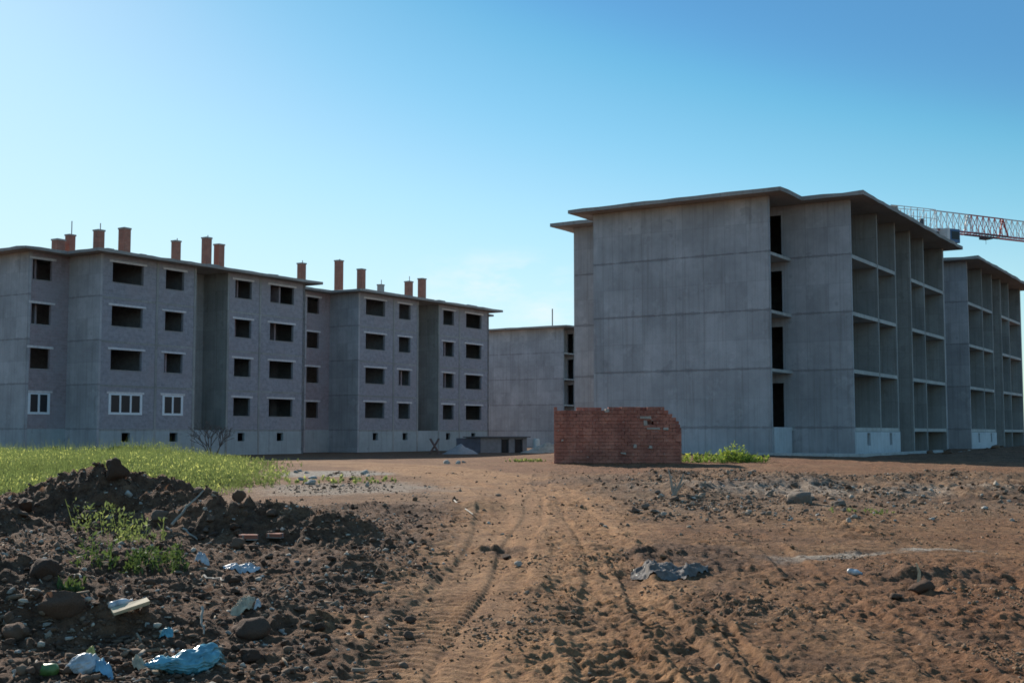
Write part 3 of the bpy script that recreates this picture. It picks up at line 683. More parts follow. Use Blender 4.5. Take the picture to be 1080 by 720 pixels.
# ------------------------------------------------------------------ brick stack
def brick_stack():
    gx, gy = 1.64, 48.0
    W = 4.95; T = 1.15; bl, bh, bw = .25, .13, .23
    root_loc = (gx, gy, .30)
    m = MB(); pl = MB()
    rows = 18
    def xmax(r):
        return {17: 4.3, 16: 4.45, 15: 4.6, 14: 4.75, 13: 4.85, 12: 4.9}.get(r, 4.95)
    for r in range(rows):
        z0 = -.12 + r * .1365
        off = 0 if r % 2 == 0 else bl / 2
        x = -off
        while x < xmax(r) - .05:
            x0 = max(0, x); x1 = min(x + bl - .007, xmax(r))
            if x1 - x0 > .06:
                for yk in range(5):
                    if 0 < yk < 4 and r < rows - 2 and 0.3 < x0 < xmax(r) - .7: continue
                    if r == rows - 1 and (x0 < 1.9 and random.random() < .85): continue
                    if r == rows - 1 and random.random() < .12: continue
                    hole = yk == 0 and ((13 <= r <= 14 and 3.3 < x0 < 3.9) or (r == 11 and 3.35 < x0 < 3.6)) and random.random() < .12
                    if hole: continue
                    d = random.uniform(-.022, .022)
                    m.box(x0, x1, yk * bw + d, (yk + 1) * bw - .01 + d, z0, z0 + bh - .004, .006)
            x += bl
    # mortar core
    m2 = MB(); m2.box(.03, 4.75, .05, T - .1, -.3, 1.35); m2.box(.03, 3.8, .07, T - .12, 1.35, 2.15)
    bm_, nt, b = mat('hollow_red_brick'); o = objco(nt)
    f = noise(nt, o, 1.2, 5, .6); g = noise(nt, o, 9, 5, .65)
    v = N(nt, 'ShaderNodeTexVoronoi'); v.inputs['Scale'].default_value = 3.6; nt.links.new(o, v.inputs['Vector'])
    col = mix(nt, v.outputs['Color'], (.38, .12, .08), (.58, .225, .15))
    col = mix(nt, ramp(nt, f, [(.4, 0.0), (.65, .6)]), col, (.16, .06, .045))
    col = mix(nt, ramp(nt, g, [(.60, 0.0), (.70, .6)]), col, (.48, .37, .30))
    nt.links.new(col, b.inputs['Base Color']); b.inputs['Roughness'].default_value = .95; bump(nt, b, g, .5, .02)
    root = thing('brick_stack', 'ruined stack of red hollow bricks alone on the dirt, broken at upper right', 'brick stack', root_loc, math.radians(-3))
    a = m.build('brickwork', bm_, root, weld=False); a2 = m2.build('mortar_core', plain('brick_mortar', (.17, .07, .05), .3, 6), root)
    m3 = MB()
    for x, z, w, h in ((3.35, 1.86, .42, .10), (3.5, 1.60, .12, .2), (3.62, 1.45, .5, .07), (4.25, 1.42, .2, .12), (2.0, 2.12, .16, .14), (.3, 1.0, .07, .07), (3.1, .75, .1, .12), (3.7, .72, .12, .1), (2.6, .5, .2, .06)):
        m3.box(x, x + w, -.045, .02, z, z + h, .02)
    m3.build('mortar_smear', plain('pale_mortar', (.42, .33, .27), .25, 9), root)
brick_stack()

# ------------------------------------------------------------------ tower crane
def crane():
    jd = np.array([.875, .485]); base = np.array([44.3, 129.0])
    root = thing('tower_crane', 'red and white tower crane reaching over the open concrete shells', 'crane', (base[0], base[1], .0), math.atan2(jd[1], jd[0]))
    RED = plain('crane_red', (.42, .035, .025), .15, 2, .5, b2=0); WHT = plain('crane_white', (.62, .62, .6), .12, 2, .5, b2=0); DKM = plain('crane_dark', (.05, .06, .075), .3, 3, .6, b2=0); BLU = plain('crane_blue', (.05, .13, .26), .2, 3, .5, b2=0)
    zb, zt, hw = 23.25, 25.3, .62
    ma = MB(); h = .55
    for sx in (-h, h):
        for sy in (-h, h): ma.bar((sx, sy, -.2), (sx, sy, zb - 1.2), .07, 5)
    z = 0
    while z < zb - 2.5:
        for a, b in (((-h, -h), (h, -h)), ((h, -h), (h, h)), ((h, h), (-h, h)), ((-h, h), (-h, -h))):
            ma.bar((*a, z), (*b, z + 1.3), .035, 4); ma.bar((*a, z), (*b, z), .03, 4)
        z += 1.3
    ma.build('mast', WHT, root, weld=False)
    # jib in bolted sections of alternating paint
    x = .5; k = 0
    while x < 34:
        L = 5.6
        s = MB(); n = int(round(L / 1.0)); p = L / n
        s.bar((x, 0, zt), (x + L, 0, zt), .075, 5)
        for y in (-hw, hw): s.bar((x, y, zb), (x + L, y, zb), .085, 5)
        for i in range(n):
            x0 = x + i * p; xm = x0 + p / 2; x1 = x0 + p
            for y in (-hw, hw):
                s.bar((x0, y, zb), (xm, 0, zt), .035, 4); s.bar((xm, 0, zt), (x1, y, zb), .035, 4)
            s.bar((x0, -hw, zb), (x0, hw, zb), .03, 4)
        for y in (-hw, hw): s.bar((x + L - .06, y, zb), (x + L - .06, 0, zt), .09, 5)
        s.build('jib_section', WHT if k % 2 == 0 else RED, root, weld=False)
        if k % 2 == 0 or True:
            s2 = MB()
            for y in (-hw, hw): s2.box(x + .1, x + L - .1, y - .1, y + .1, zb - .12, zb - .02)
            s2.build('jib_rail', DKM if k % 2 else RED, root, weld=False)
        x += L; k += 1
    # counter-jib with railings, counterweights and winch
    c = MB()
    c.box(-6.2, .5, -.7, .7, zb - .35, zb - .05)
    for y in (-.7, .7):
        c.bar((-6.2, y, zb + 1.9), (.6, y * .6, zt), .05, 4); c.bar((-6.2, y, zb + 1.0), (.5, y, zb + 1.0), .035, 4)
        for i in range(8):
            xx = -6.2 + i * .95; c.bar((xx, y, zb - .1), (xx, y, zb + 1.92), .045, 4)
            if i % 2 == 0 and i < 7: c.bar((xx, y, zb), (xx + .95, y, zb + 1.9), .03, 4)
    c.build('counter_jib', WHT, root, weld=False)
    w = MB(); w.box(-6.1, -5.2, -.6, .6, zb - 1.6, zb + 1.9); w.build('counterweight', plain('counterweight_concrete', (.3, .3, .29), .2, 2), root)
    w = MB(); w.box(-3.6, -2.3, -.5, .5, zb - .05, zb + .5); w.bar((-2.9, -.45, zb + .6), (-2.9, .45, zb + .6), .35, 10); w.box(-1.2, -.9, -.2, .2, zb - .05, zb + 1.0); w.build('winch', DKM, root, weld=False)
    w = MB(); w.box(-.7, .7, -.7, .7, zb - 1.4, zb - .36); w.build('slewing_ring', DKM, root)
    cab = MB(); cab.box(1.3, 2.7, -1.75, -.35, zb - 1.55, zb - .1); cb = cab.build('cab', BLU, root)
    g = MB(); g.box(1.42, 2.58, -1.77, -1.752, zb - 1.2, zb - .35); g.box(2.702, 2.72, -1.6, -.5, zb - 1.2, zb - .35); g.build('window', M['glass'], cb, weld=False)
    g = MB(); g.box(.9, 1.28, -1.7, -.4, zb - 1.5, zb - .05); g.build('cab_step', WHT, cb)
    t = MB(); t.box(8.3, 9.3, -.5, .5, zb - .45, zb - .18); t.bar((8.8, 0, zb - .4), (8.8, 0, zb - 1.0), .02, 4); t.build('trolley', DKM, root, weld=False)
crane()

# ------------------------------------------------------------------ site shed, sand heap, trestle, drum
def shed():
    x0 = -3.9; y0 = 106.0
    root = thing('site_shed', 'low flat roofed site shed with a blue sheet on its left end', 'shed', (x0, y0, 0), math.radians(4))
    z0 = -.4
    m = MB(); m.wall('y', 0, .15, 1.2, 5.2, z0, 1.25, ((3.05, 3.55, z0, 1.1), (4.2, 4.75, z0, 1.1))); m.wall('x', 0, .15, .15, 2.2, z0, 1.25); m.wall('x', 5.05, .15, .15, 2.2, z0, 1.25); m.wall('y', 2.2, .15, 0, 5.2, z0, 1.25)
    m.build('wall', plain('shed_wall', (.24, .225, .23), .2, 3), root)
    m = MB(); m.box(-.25, 5.5, -.3, 2.6, 1.252, 1.34); m.build('roof', plain('shed_roof', (.12, .12, .125), .3, 3), root)
    m = MB(); m.box(-.9, 1.19, -.03, .08, z0, 1.2); m.build('blue_sheet', plain('blue_sheeting', (.07, .08, .11), .3, 2, .6), root)
    m = MB()
    for a in (3.0, 3.56, 4.15, 4.76): m.box(a, a + .06, -.05, -.004, z0, 1.15)
    m.box(3.06, 3.56, .1, .14, z0, 1.09); m.box(4.21, 4.76, .1, .14, z0, 1.09)
    m.build('door', plain('shed_door', (.035, .03, .03), .3, 4), root, weld=False)
    m = MB()
    for k in range(26):
        a = k / 26 * 6.283; m.bar((5.75 + .22 * math.cos(a), .3 + .22 * math.sin(a), z0), (5.75 + .2 * math.cos(a), .3 + .2 * math.sin(a), 1.0), .05, 4)
    m2 = MB(); m2.bar((0, 0, 0), (0, 0, 1.15), .3, 14); m2.bar((0, 0, .38), (0, 0, .42), .32, 14); m2.bar((0, 0, .76), (0, 0, .80), .32, 14); m2.bar((0, 0, 1.15), (0, 0, 1.2), .24, 14)
    d = m2.build('plastic_drum', plain('pale_drum', (.5, .58, .6), .15, 3, .5), None, weld=False); d.location = (2.1, 107, H(2.1, 107) - .05); tag(d, 'pale bluish drum standing right of the low site shed', 'drum')
shed()
def heap(name, label, cat, x, y, rx, ry, h, matl, seed, z=None):
    n = 26; V = []; Fc = []
    for i in range(n + 1):
        for j in range(40):
            r = i / n; a = j / 40 * 2 * math.pi
            V.append((rx * r * math.cos(a), ry * r * math.sin(a), h * (1 - r) ** 1.05 * (1 - .1 * r)))
    V = np.array(V)
    V[:, 2] += h * (.28 * fbm(V[:, 0] * 2 + seed, V[:, 1] * 2, 4, seed) * (1 - np.repeat(np.arange(n + 1) / n, 40) * .8)) - .06
    for i in range(n):
        for j in range(40): Fc.append((i * 40 + j, (i + 1) * 40 + j, (i + 1) * 40 + (j + 1) % 40, i * 40 + (j + 1) % 40))
    o = npmesh(name, V, Fc, matl, smooth=True); o.location = (x, y, H(x, y) if z is None else z); return tag(o, label, cat)
heap('sand_heap', 'conical heap of pale grey sand at the foot of the far block building', 'sand heap', -4.2, 100, 1.6, 1.4, .9, plain('grey_sand', (.30, .275, .26), .15, 6), 3)
heap('debris_heap', 'low beige heap of building debris left of the red brick stack', 'debris heap', 3.6, 92, 3.0, 1.5, 1.0, plain('beige_debris', (.34, .29, .23), .35, 4, b2=.8), 5)
m = MB()
for s_ in (-1, 1):
    m.bar((-.45 * s_, 0, -.1), (.35 * s_, 0, 1.25), .06, 5); m.bar((-.45 * s_, 1.0, -.1), (.35 * s_, 1.0, 1.25), .06, 5)
m.bar((0, -.2, .66), (0, 1.2, .66), .06, 5); m.bar((-.3, 0, .3), (.3, 0, .3), .04, 5)
t = m.build('wooden_trestle', plain('reddish_timber', (.12, .08, .075), .3, 5), None, weld=False); t.location = (-6.2, 98, H(-6.2, 98)); tag(t, 'reddish crossed timber trestle left of the sand heap', 'trestle')

# ------------------------------------------------------------------ plants
def leafmat(name, c1, c2, c3=None, trans=.45):
    m, nt, b = mat(name); a = N(nt, 'ShaderNodeAttribute'); a.attribute_name = 'tone'
    st = [(0, c1), (.75, c2), (1, c3 or c2)]
    if c3: st = [(0, c1), (.78, c2), (.84, c3), (1, c3)]
    col = ramp(nt, a.outputs['Fac'], st)
    nt.links.new(col, b.inputs['Base Color']); b.inputs['Roughness'].default_value = .7; b.inputs['Specular IOR Level'].default_value = .25
    tr = N(nt, 'ShaderNodeBsdfTranslucent'); nt.links.new(mix(nt, 1.0, col, (.95, 1.0, .7), 'MULTIPLY'), tr.inputs['Color'])
    mx = N(nt, 'ShaderNodeMixShader'); mx.inputs[0].default_value = trans
    nt.links.new(b.outputs[0], mx.inputs[1]); nt.links.new(tr.outputs[0], mx.inputs[2]); nt.links.new(mx.outputs[0], nt.nodes['Material Output'].inputs['Surface'])
    return m
def leaves(P, hgt, per, size, tones, spread=.35, up=.6, ztop=0.0):
    """diamond leaves round every stem; returns quads"""
    n = len(P); k = n * per
    base = np.repeat(P, per, 0); hh = np.repeat(hgt, per)
    t = rng.uniform(0.05, 1, k) ** .8
    a = rng.uniform(0, 2 * np.pi, k)
    sp = spread * hh * (.35 + .65 * (1 - t * .6)) * rng.uniform(.1, 1, k)
    C = base + np.stack([np.cos(a) * sp, np.sin(a) * sp, hh * t], -1)
    a2 = a + rng.normal(0, .7, k); el = rng.normal(up, .45, k)
    d = np.stack([np.cos(a2) * np.cos(el), np.sin(a2) * np.cos(el), np.sin(el)], -1)
    sd = np.cross(d, rng.normal(size=(k, 3))); sd /= np.linalg.norm(sd, axis=1)[:, None] + 1e-9
    L = (size * rng.uniform(.6, 1.4, k))[:, None]; W = L * rng.uniform(.09, .22, k)[:, None]
    q = np.stack([C - d * L * .5, C + sd * W, C + d * L * .5, C - sd * W], 1).reshape(-1, 3)
    f = np.arange(4 * k).reshape(-1, 4)
    tn = np.clip(.05 + .7 * rng.beta(2, 2, k), 0, .77)
    fl = (t > .78) & (rng.uniform(size=k) < tones)
    tn[fl] = 1.0
    return q, f, np.repeat(tn, 4)
WEED = leafmat('weed_leaf', (.12, .15, .06), (.33, .37, .15), (.60, .58, .22), .48)
SUNW = leafmat('sunny_weed_leaf', (.12, .19, .04), (.28, .36, .09), (.55, .55, .12), .55)
GREEN = leafmat('fresh_leaf', (.055, .085, .03), (.15, .20, .07), None, .4)
DRY = leafmat('dark_leaf', (.02, .03, .012), (.045, .06, .022), None, .3)

def stems(P, hgt, wd=.006):
    n = len(P); a = rng.uniform(0, 3.14, n); dx = np.stack([np.cos(a), np.sin(a), 0 * a], -1) * wd; ln = rng.normal(0, .12, (n, 2)) * hgt[:, None]
    T = P + np.concatenate([ln, hgt[:, None] * .95], 1)
    q = np.stack([P - dx, P + dx, T + dx * .4, T - dx * .4], 1).reshape(-1, 3)
    return q, np.arange(4 * n).reshape(-1, 4), np.full(4 * n, .2)
def join(*L):
    o = 0; Q = []; Fs = []; T = []
    for q, f, t in L: Q.append(q); Fs.append(f + o); T.append(t); o += len(q)
    return np.concatenate(Q), np.concatenate(Fs), np.concatenate(T)
def meadow():
    n = 30000; out = []
    while sum(map(len, out)) < n:
        k = 20000
        Y = 19.5 * (60 / 19.5) ** rng.uniform(0, 1, k); px = rng.uniform(-420, 320, k); X = (px - 540) / F_PX * Y
        lim = np.where(Y > 33, 312 - 1.2 * (Y - 45).clip(0), 55 + (Y - 20) / 13 * 250)
        nn = fbm(X * .3, Y * .25, 3, 201)
        keep = (px < lim + 60 * nn + rng.normal(0, 10, k)) & (Y < 57 + 4 * nn)
        keep &= rng.uniform(size=k) < (.35 + .65 * sst(-.5, .25, nn)) * (.06 + .94 * sst(-15, 130, lim + 60 * nn - px))
        keep &= (gauss(X, Y, -6.1, 19, 1.3, 1.5) + gauss(X, Y, -3.9, 17.4, 1.6, .9) < .25)
        out.append(np.stack([X, Y, px, lim], -1)[keep])
    A = np.concatenate(out)[:n]
    P = np.stack([A[:, 0], A[:, 1], height(A[:, 0], A[:, 1]) - .02], -1)
    nn = fbm(P[:, 0] * .18, P[:, 1] * .14, 3, 211)
    hg = (.46 + .32 * nn + rng.uniform(-.14, .24, n)) * (.35 + .65 * sst(0, 150, A[:, 3] - A[:, 2] + 10)) * (1.05 - .25 * sst(35, 22, P[:, 1]))
    hg = hg.clip(.12, 1.0)
    q, f, t = leaves(P, hg, 11, .075, .32, .42, 1.1)
    pn = np.repeat(sst(-.45, .35, fbm(P[:, 0] * .35, P[:, 1] * .22, 3, 221)), 11 * 4); t = np.where(t > .9, np.where(pn > rng.uniform(.0, .9, len(t) // 4).repeat(4), 1, .5), t * (.35 + .65 * pn))
    q, f, t = join((q, f, t), stems(P, hg * rng.uniform(.8, 1.35, len(P)), .006), stems(P + np.array([.04, .05, 0]), hg * rng.uniform(.5, 1.5, len(P)), .005))
    o = npmesh('meadow_weeds', q, f, WEED, dict(tone=t)); tag(o, 'tall yellow flowering weeds filling the left ground before the block buildings', 'weeds', kind='stuff')
meadow()

def weed(name, label, px, py, n, rx, ry, h, size, material, per=14, flower=.25, xy=None, up=.7):
    x, y = xy if xy is not None else pix(px, py)
    a = rng.uniform(0, 6.28, n); r = np.sqrt(rng.uniform(0, 1, n))
    X = x + rx * r * np.cos(a); Y = y + ry * r * np.sin(a)
    P = np.stack([X, Y, height(X, Y) - .01], -1)
    hg = h * rng.uniform(.45, 1.1, n) * (1 - .45 * r)
    q, f, t = join(leaves(P, hg, per, size, flower, .4, up), stems(P, hg))
    o = npmesh(name, q - np.array([x, y, H(x, y)]), f, material, dict(tone=t)); o.location = (x, y, H(x, y))
    return tag(o, label, 'weeds')
weed('weed_clump', 'bright yellow green weeds in a row right of the brick stack', 0, 0, 150, 2.0, .8, .55, .13, SUNW, 12, .35, (8.45, 49.5))
weed('weed_clump', 'tall yellow green tuft in the middle of the weeds by the concrete shell', 0, 0, 45, .5, .4, .95, .13, SUNW, 12, .4, (9.0, 49.7))
weed('weed_clump', 'leafy green weed with broad base on the lower slope of the left mound', 163, 603, 34, .32, .28, .34, .06, GREEN, 18, .0)
weed('weed_clump', 'thin tall green weed left of the leafy one on the mound', 100, 592, 14, .2, .2, .5, .055, GREEN, 16, .0)
weed('weed_clump', 'sparse grey green stalks on the mound face above the leafy weeds', 105, 560, 16, .35, .3, .75, .07, WEED, 14, .1)
weed('weed_clump', 'small grass tuft behind the half buried grey boulder', 78, 622, 12, .12, .1, .16, .08, GREEN, 10, 0, up=1.1)
weed('weed_clump', 'sparse stalks above the leafy weed on the second mound', 150, 572, 16, .3, .25, .5, .07, WEED, 12, .1)
weed('weed_clump', 'faded low weeds in the pale stones left of the track bend', 362, 508, 40, 1.6, 1.5, .2, .12, WEED, 10, .2)['kind'] = 'stuff'
weed('weed_clump', 'yellowish low weeds on the crest left of the brick stack', 0, 0, 50, .9, .8, .16, .12, WEED, 10, .3, (.55, 51))
weed('weed_clump', 'thin green growth among the stones of the right rubble strip', 905, 540, 30, .7, .8, .1, .07, WEED, 8, .1)['kind'] = 'stuff'
for i, (X, Y, w, h, lb) in enumerate(((-29.0, 78, 1.3, .7, 'low dark bush at the foot of the leftmost concrete wall'), (-26.4, 79, 1.2, .8, 'low dark bush under the framed corner window'), (-24.6, 78.5, 1.4, 1.0, 'widest low dark bush at the foot of the block wall, right of the others'))):
    weed('dark_bush', lb, 0, 0, 60, w, .7, h, .22, DRY, 26, 0, (X, Y))
# bare shrub before the recess of the left building
def bare_shrub():
    m = MB(); rr = random.Random(4)
    def grow(p, d, L, r, k):
        q = p + d * L; m.bar(p, q, r, 4, r * .65)
        if k == 0: return
        for _ in range(rr.choice((2, 3, 3))):
            e = (d + Vector((rr.uniform(-.75, .75), rr.uniform(-.75, .75), rr.uniform(-.35, .35)))).normalized(); grow(q, e, L * rr.uniform(.6, .85), r * .62, k - 1)
    for i in range(6):
        grow(Vector((rr.uniform(-.3, .3), rr.uniform(-.3, .3), -.1)), Vector((rr.uniform(-.5, .5), rr.uniform(-.4, .4), 1)).normalized(), .85, .055, 4)
    o = m.build('bare_shrub', plain('shrub_twigs', (.15, .10, .08), .3, 6), None, weld=False)
    o.location = (-20.6, 84.5, H(-20.6, 84.5)); tag(o, 'bare leafless brown shrub before the dark recess of the left block building', 'shrub')
bare_shrub()

# ------------------------------------------------------------------ litter
def shards():
    n = 3200; P = sample(n, -.5, -.02, 7.2, 22, dz); s_ = rng.lognormal(-3.95, .5, n).clip(.01, .05)
    a = rng.uniform(0, 6.28, n); el = rng.normal(.15, .35, n); z = height(P[:, 0], P[:, 1]) + s_ * .35
    d = np.stack([np.cos(a) * np.cos(el), np.sin(a) * np.cos(el), np.sin(el)], -1); e = np.cross(d, rng.normal(size=(n, 3))); e /= np.linalg.norm(e, axis=1)[:, None]; u = np.cross(d, e)
    C = np.column_stack([P, z]); L = (d * s_[:, None]); W = e * (s_ * rng.uniform(.12, .5, n))[:, None]; T = u * (s_ * .08 + .002)[:, None]
    cs = [C + a_ * L + b_ * W * (1 - .35 * (a_ > 0)) + c_ * T for c_ in (-1, 1) for b_ in (-1, 1) for a_ in (-1, 1)]
    V = np.stack(cs, 1).reshape(-1, 3); q = np.array([(0, 2, 3, 1), (4, 5, 7, 6), (0, 1, 5, 4), (2, 6, 7, 3), (0, 4, 6, 2), (1, 3, 7, 5)])
    Fc = (np.arange(n)[:, None, None] * 8 + q[None]).reshape(-1, 4)
    o = npmesh('debris', V, Fc, stonemat('mixed_shards', [(.07, .045, .03), (.13, .085, .055), (.2, .13, .085), (.28, .2, .13), (.4, .33, .25), (.45, .42, .38)]), dict(tone=np.repeat(rng.beta(1.3, 1.5, n), 8)))
    tag(o, 'splinters and flat broken bits mixed into the tipped soil on the left', 'debris', kind='stuff')
shards()
def sheet(name, label, cat, px, py, w, l, material, seed, h=.08, rot=0, n=26, thick=.004, shape=None, xy=None, freq=3.0):
    x, y = xy if xy is not None else pix(px, py)
    g = np.linspace(-1, 1, n); A, B = np.meshgrid(g, g, indexing='ij')
    e = 1 + .22 * fbm(np.arctan2(B, A) * 1.2 + seed, A * 0 + seed, 3, seed)
    cir = np.sqrt(1 - .5 * B * B); ax = A * np.sqrt(1 - .5 * B * B); bx = B * np.sqrt(1 - .5 * A * A)
    ax, bx = ax * e, bx * e
    if shape == 'taper': bx = bx * (.55 + .45 * sst(-1, .2, ax))
    r = np.sqrt(ax ** 2 + bx ** 2).clip(0, 1)
    zz = h * ((1 - r ** 2) * .8 + (.75 * billow(ax * freq + seed, bx * freq * 1.4, 4, seed) + .3) * (1 - r ** 4)) 
    V = np.stack([ax * w / 2, bx * l / 2, zz], -1).reshape(-1, 3)
    c, s = math.cos(rot), math.sin(rot)
    V = np.stack([V[:, 0] * c - V[:, 1] * s, V[:, 0] * s + V[:, 1] * c, V[:, 2]], -1)
    # lie on the soil
    V[:, 2] += height(V[:, 0] + x, V[:, 1] + y) - H(x, y) + .012
    i = np.arange(n - 1)[:, None] * n; j = np.arange(n - 1)[None, :]
    f = np.stack([i + j, i + n + j, i + n + j + 1, i + j + 1], -1).reshape(-1, 4)
    # closed underside
    V2_ = V.copy(); V2_[:, 2] -= thick + .3 * (V[:, 2] - V[:, 2].min()) * 0
    k = n * n
    rim = [(a, b) for a, b in zip(list(range(0, n - 1)), list(range(1, n)))]
    f2 = (f + k)[:, ::-1]
    o = npmesh(name, np.concatenate([V, V2_]), np.concatenate([f, f2]), material, smooth=True)
    o.location = (x, y, H(x, y)); return tag(o, label, cat)
I5 = ico(5)
def bag(name, label, px, py, l, w, h, material, rot, seed, taper=.5):
    x, y = pix(px, py); v = I5[0].copy(); r_ = np.random.default_rng(seed)
    k = 1 + .16 * fbm(v[:, 0] * 1.5 + seed, v[:, 1] * 1.5 + v[:, 2], 3, seed)
    for _ in range(34):      # creases: shallow dents along random planes
        n = r_.normal(size=3); n /= np.linalg.norm(n); d = r_.uniform(-.9, .9); e = np.abs(v @ n - d)
        q = r_.normal(size=3); q /= np.linalg.norm(q)
        k -= r_.uniform(.03, .11) * np.exp(-(e / r_.uniform(.03, .09)) ** 2) * (v @ q > 0)
    k += .05 * fbm(v[:, 0] * 6, v[:, 1] * 6 + v[:, 2] * 5, 3, seed + 5)
    v = v * k[:, None]
    t = taper + (1 - taper) * sst(-1.1, .3, v[:, 0]); v[:, 1] *= t; v[:, 2] *= t
    v = v * np.array([l / 2, w / 2, h / 2]); v[:, 2] += h * .36
    c, sn = math.cos(rot), math.sin(rot); v = np.stack([v[:, 0] * c - v[:, 1] * sn, v[:, 0] * sn + v[:, 1] * c, v[:, 2]], -1)
    v[:, 2] += height(v[:, 0] + x, v[:, 1] + y) - H(x, y)
    o = npmesh(name, v, I5[1], material, smooth=True); o.location = (x, y, H(x, y)); return tag(o, label, 'plastic bag')
def plastic(name, c, rough=.3, trans=0):
    m, nt, b = mat(name); o = objco(nt); n = noise(nt, o, 12, 5, .6)
    col = mix(nt, ramp(nt, n, [(.4, 0.0), (.65, 1.0)]), tuple(x * .55 for x in c), c)
    nt.links.new(col, b.inputs['Base Color']); b.inputs['Roughness'].default_value = rough; b.inputs['Coat Weight'].default_value = .2
    bump(nt, b, n, .5, .01); return m
TEAL = plastic('teal_plastic', (.14, .38, .44), .2); WHITE = plastic('white_plastic', (.55, .55, .54), .45); PAPER = plastic('beige_paper', (.62, .5, .33), .7)
GREYS = plastic('grey_sheeting', (.19, .15, .122), .95); BLUE = plastic('light_blue_plastic', (.22, .45, .6), .3); LIME = plastic('lime_plastic', (.15, .26, .06), .5); YEL = plastic('yellow_plastic', (.6, .5, .12), .4)
bag('plastic_bag', 'crumpled teal blue plastic bag lying at the bottom edge of the litter', 195, 707, .62, .26, .17, TEAL, .75, 3, .35)
bag('plastic_bag', 'crumpled white and pale blue plastic bag left of the teal one', 87, 706, .24, .17, .12, WHITE, .2, 7, .5)
sheet('plastic_scrap', 'pale blue plastic strip beside the crumpled white bag', 'plastic scrap', 107, 709, .2, .08, BLUE, 9, .05, -.4, 24)
sheet('plastic_scrap', 'small yellow wrapper on top of the white bag', 'plastic scrap', 94, 696, .09, .07, YEL, 10, .05, .4, 20)
sheet('plastic_scrap', 'small teal scrap left above the big teal bag', 'plastic scrap', 176, 673, .11, .09, TEAL, 12, .04, .2, 20)
sheet('paper_scrap', 'crumpled beige paper on the dark soil right of the white flat scrap', 'paper scrap', 256, 645, .26, .14, PAPER, 15, .06, .9, 30, shape='taper')
sheet('plastic_scrap', 'flat white sheet scrap on the dark soil below the second mound', 'plastic scrap', 256, 603, .4, .2, WHITE, 17, .035, .1, 30)
sheet('plastic_scrap', 'small bright white scrap left above the flat white sheet', 'plastic scrap', 213, 592, .16, .14, WHITE, 18, .05, .3, 22)
sheet('plastic_scrap', 'little white scrap beside the dark clods in the track soil', 'plastic scrap', 272, 638, .06, .05, WHITE, 19, .03, .3, 16)
sheet('plastic_scrap', 'pale crumpled scrap at the foot of the beige board', 'plastic scrap', 147, 706, .11, .1, PAPER, 21, .05, .3, 20)
sheet('plastic_sheet', 'crumpled grey sheeting half buried in the mud right of the rut', 'plastic sheet', 695, 601, .62, 1.15, GREYS, 23, .045, .2, 60, freq=5)
sheet('plastic_sheet', 'smaller grey torn sheeting beside the crumpled grey one', 'plastic sheet', 730, 603, .26, .7, GREYS, 26, .05, -.5, 40, freq=3)

def bottle(name, label, px, py, L, r, body, capm, rot, tilt=.05):
    x, y = pix(px, py)
    root = thing(name, label, 'bottle', (x, y, H(x, y) + r * .8), rot); root.rotation_euler = (0, tilt, rot)
    prof = [(0, .01), (.02, r * .9), (.06, r), (L * .3, r * .93), (L * .6, r), (L * .75, r * .8), (L * .88, r * .38), (L * .93, r * .36)]
    m = MB(); n = 14; v = []
    for a, q in prof: v += [(a, q * math.cos(2 * math.pi * i / n), q * math.sin(2 * math.pi * i / n)) for i in range(n)]
    f = [(k * n + i, k * n + (i + 1) % n, (k + 1) * n + (i + 1) % n, (k + 1) * n + i) for k in range(len(prof) - 1) for i in range(n)] + [tuple(range(n))]
    m.add(v, f); m.build('bottle_body', body, root, smooth=True)
    m = MB(); m.bar((L * .93, 0, 0), (L * 1.02, 0, 0), r * .42, 12); m.build('cap', capm, root)
bottle('plastic_bottle', 'bright green plastic bottle with a pale cap in the lower left litter', 62, 712, .24, .045, LIME, WHITE, math.pi * .97)
bottle('plastic_bottle', 'small white bottle lying alone on the bare ground at right', 894, 605, .2, .036, WHITE, BLUE, -1.0)
bottle('plastic_bottle', 'white bottle lying between the half buried boulder and the beige board', 114, 645, .18, .035, WHITE, WHITE, .45, -.2)

def board(name, label, px, py, l, w, t, material, rot, tilt=0, roll=0, lift=.02):
    x, y = pix(px, py); m = MB(); m.box(-l / 2, l / 2, -w / 2, w / 2, 0, t, .006)
    o = m.build(name, material, None); o.location = (x, y, H(x, y) + lift); o.rotation_euler = (roll, tilt, rot); return tag(o, label, 'board' if 'board' in name else 'brick')
WOOD = plain('pale_wood', (.48, .38, .24), .2, 14)
board('wooden_board', 'short pale board lying on a dark clod near the white bottle', 138, 656, .27, .11, .03, WOOD, .45, -.25, .1, .1)
board('broken_brick', 'orange broken brick on the soil below the second mound', 262, 571, .24, .12, .07, M['brick_ch'], .1)
board('broken_brick', 'second orange broken brick right of the first below the mound', 290, 571, .2, .12, .06, M['brick_ch'], -.3)
STK = plain('dry_stick', (.33, .28, .22), .25, 10)
def stick(label, p, q, r, lift0=.02, lift1=.05, kink=.03, extra=()):
    a = pix(*p); b = pix(*q); A = Vector((a[0], a[1], H(*a) + lift0)); B = Vector((b[0], b[1], H(*b) + lift1))
    pts = []; rad = []
    for i in range(7):
        t = i / 6; c = A.lerp(B, t); c += Vector((random.uniform(-kink, kink), random.uniform(-kink, kink), random.uniform(-kink, kink) * .5)); pts.append(c); rad.append(r * (1 - .5 * t))
    m = MB(); m.tube(pts, rad, 6)
    for t, d in extra: m.bar(pts[t], pts[t] + Vector(d), r * .6, 5, r * .3)
    m.v = [(x - A.x, y - A.y, z - A.z) for x, y, z in m.v]
    o = m.build('stick', STK, None, weld=False); o.location = A; return tag(o, label, 'stick')
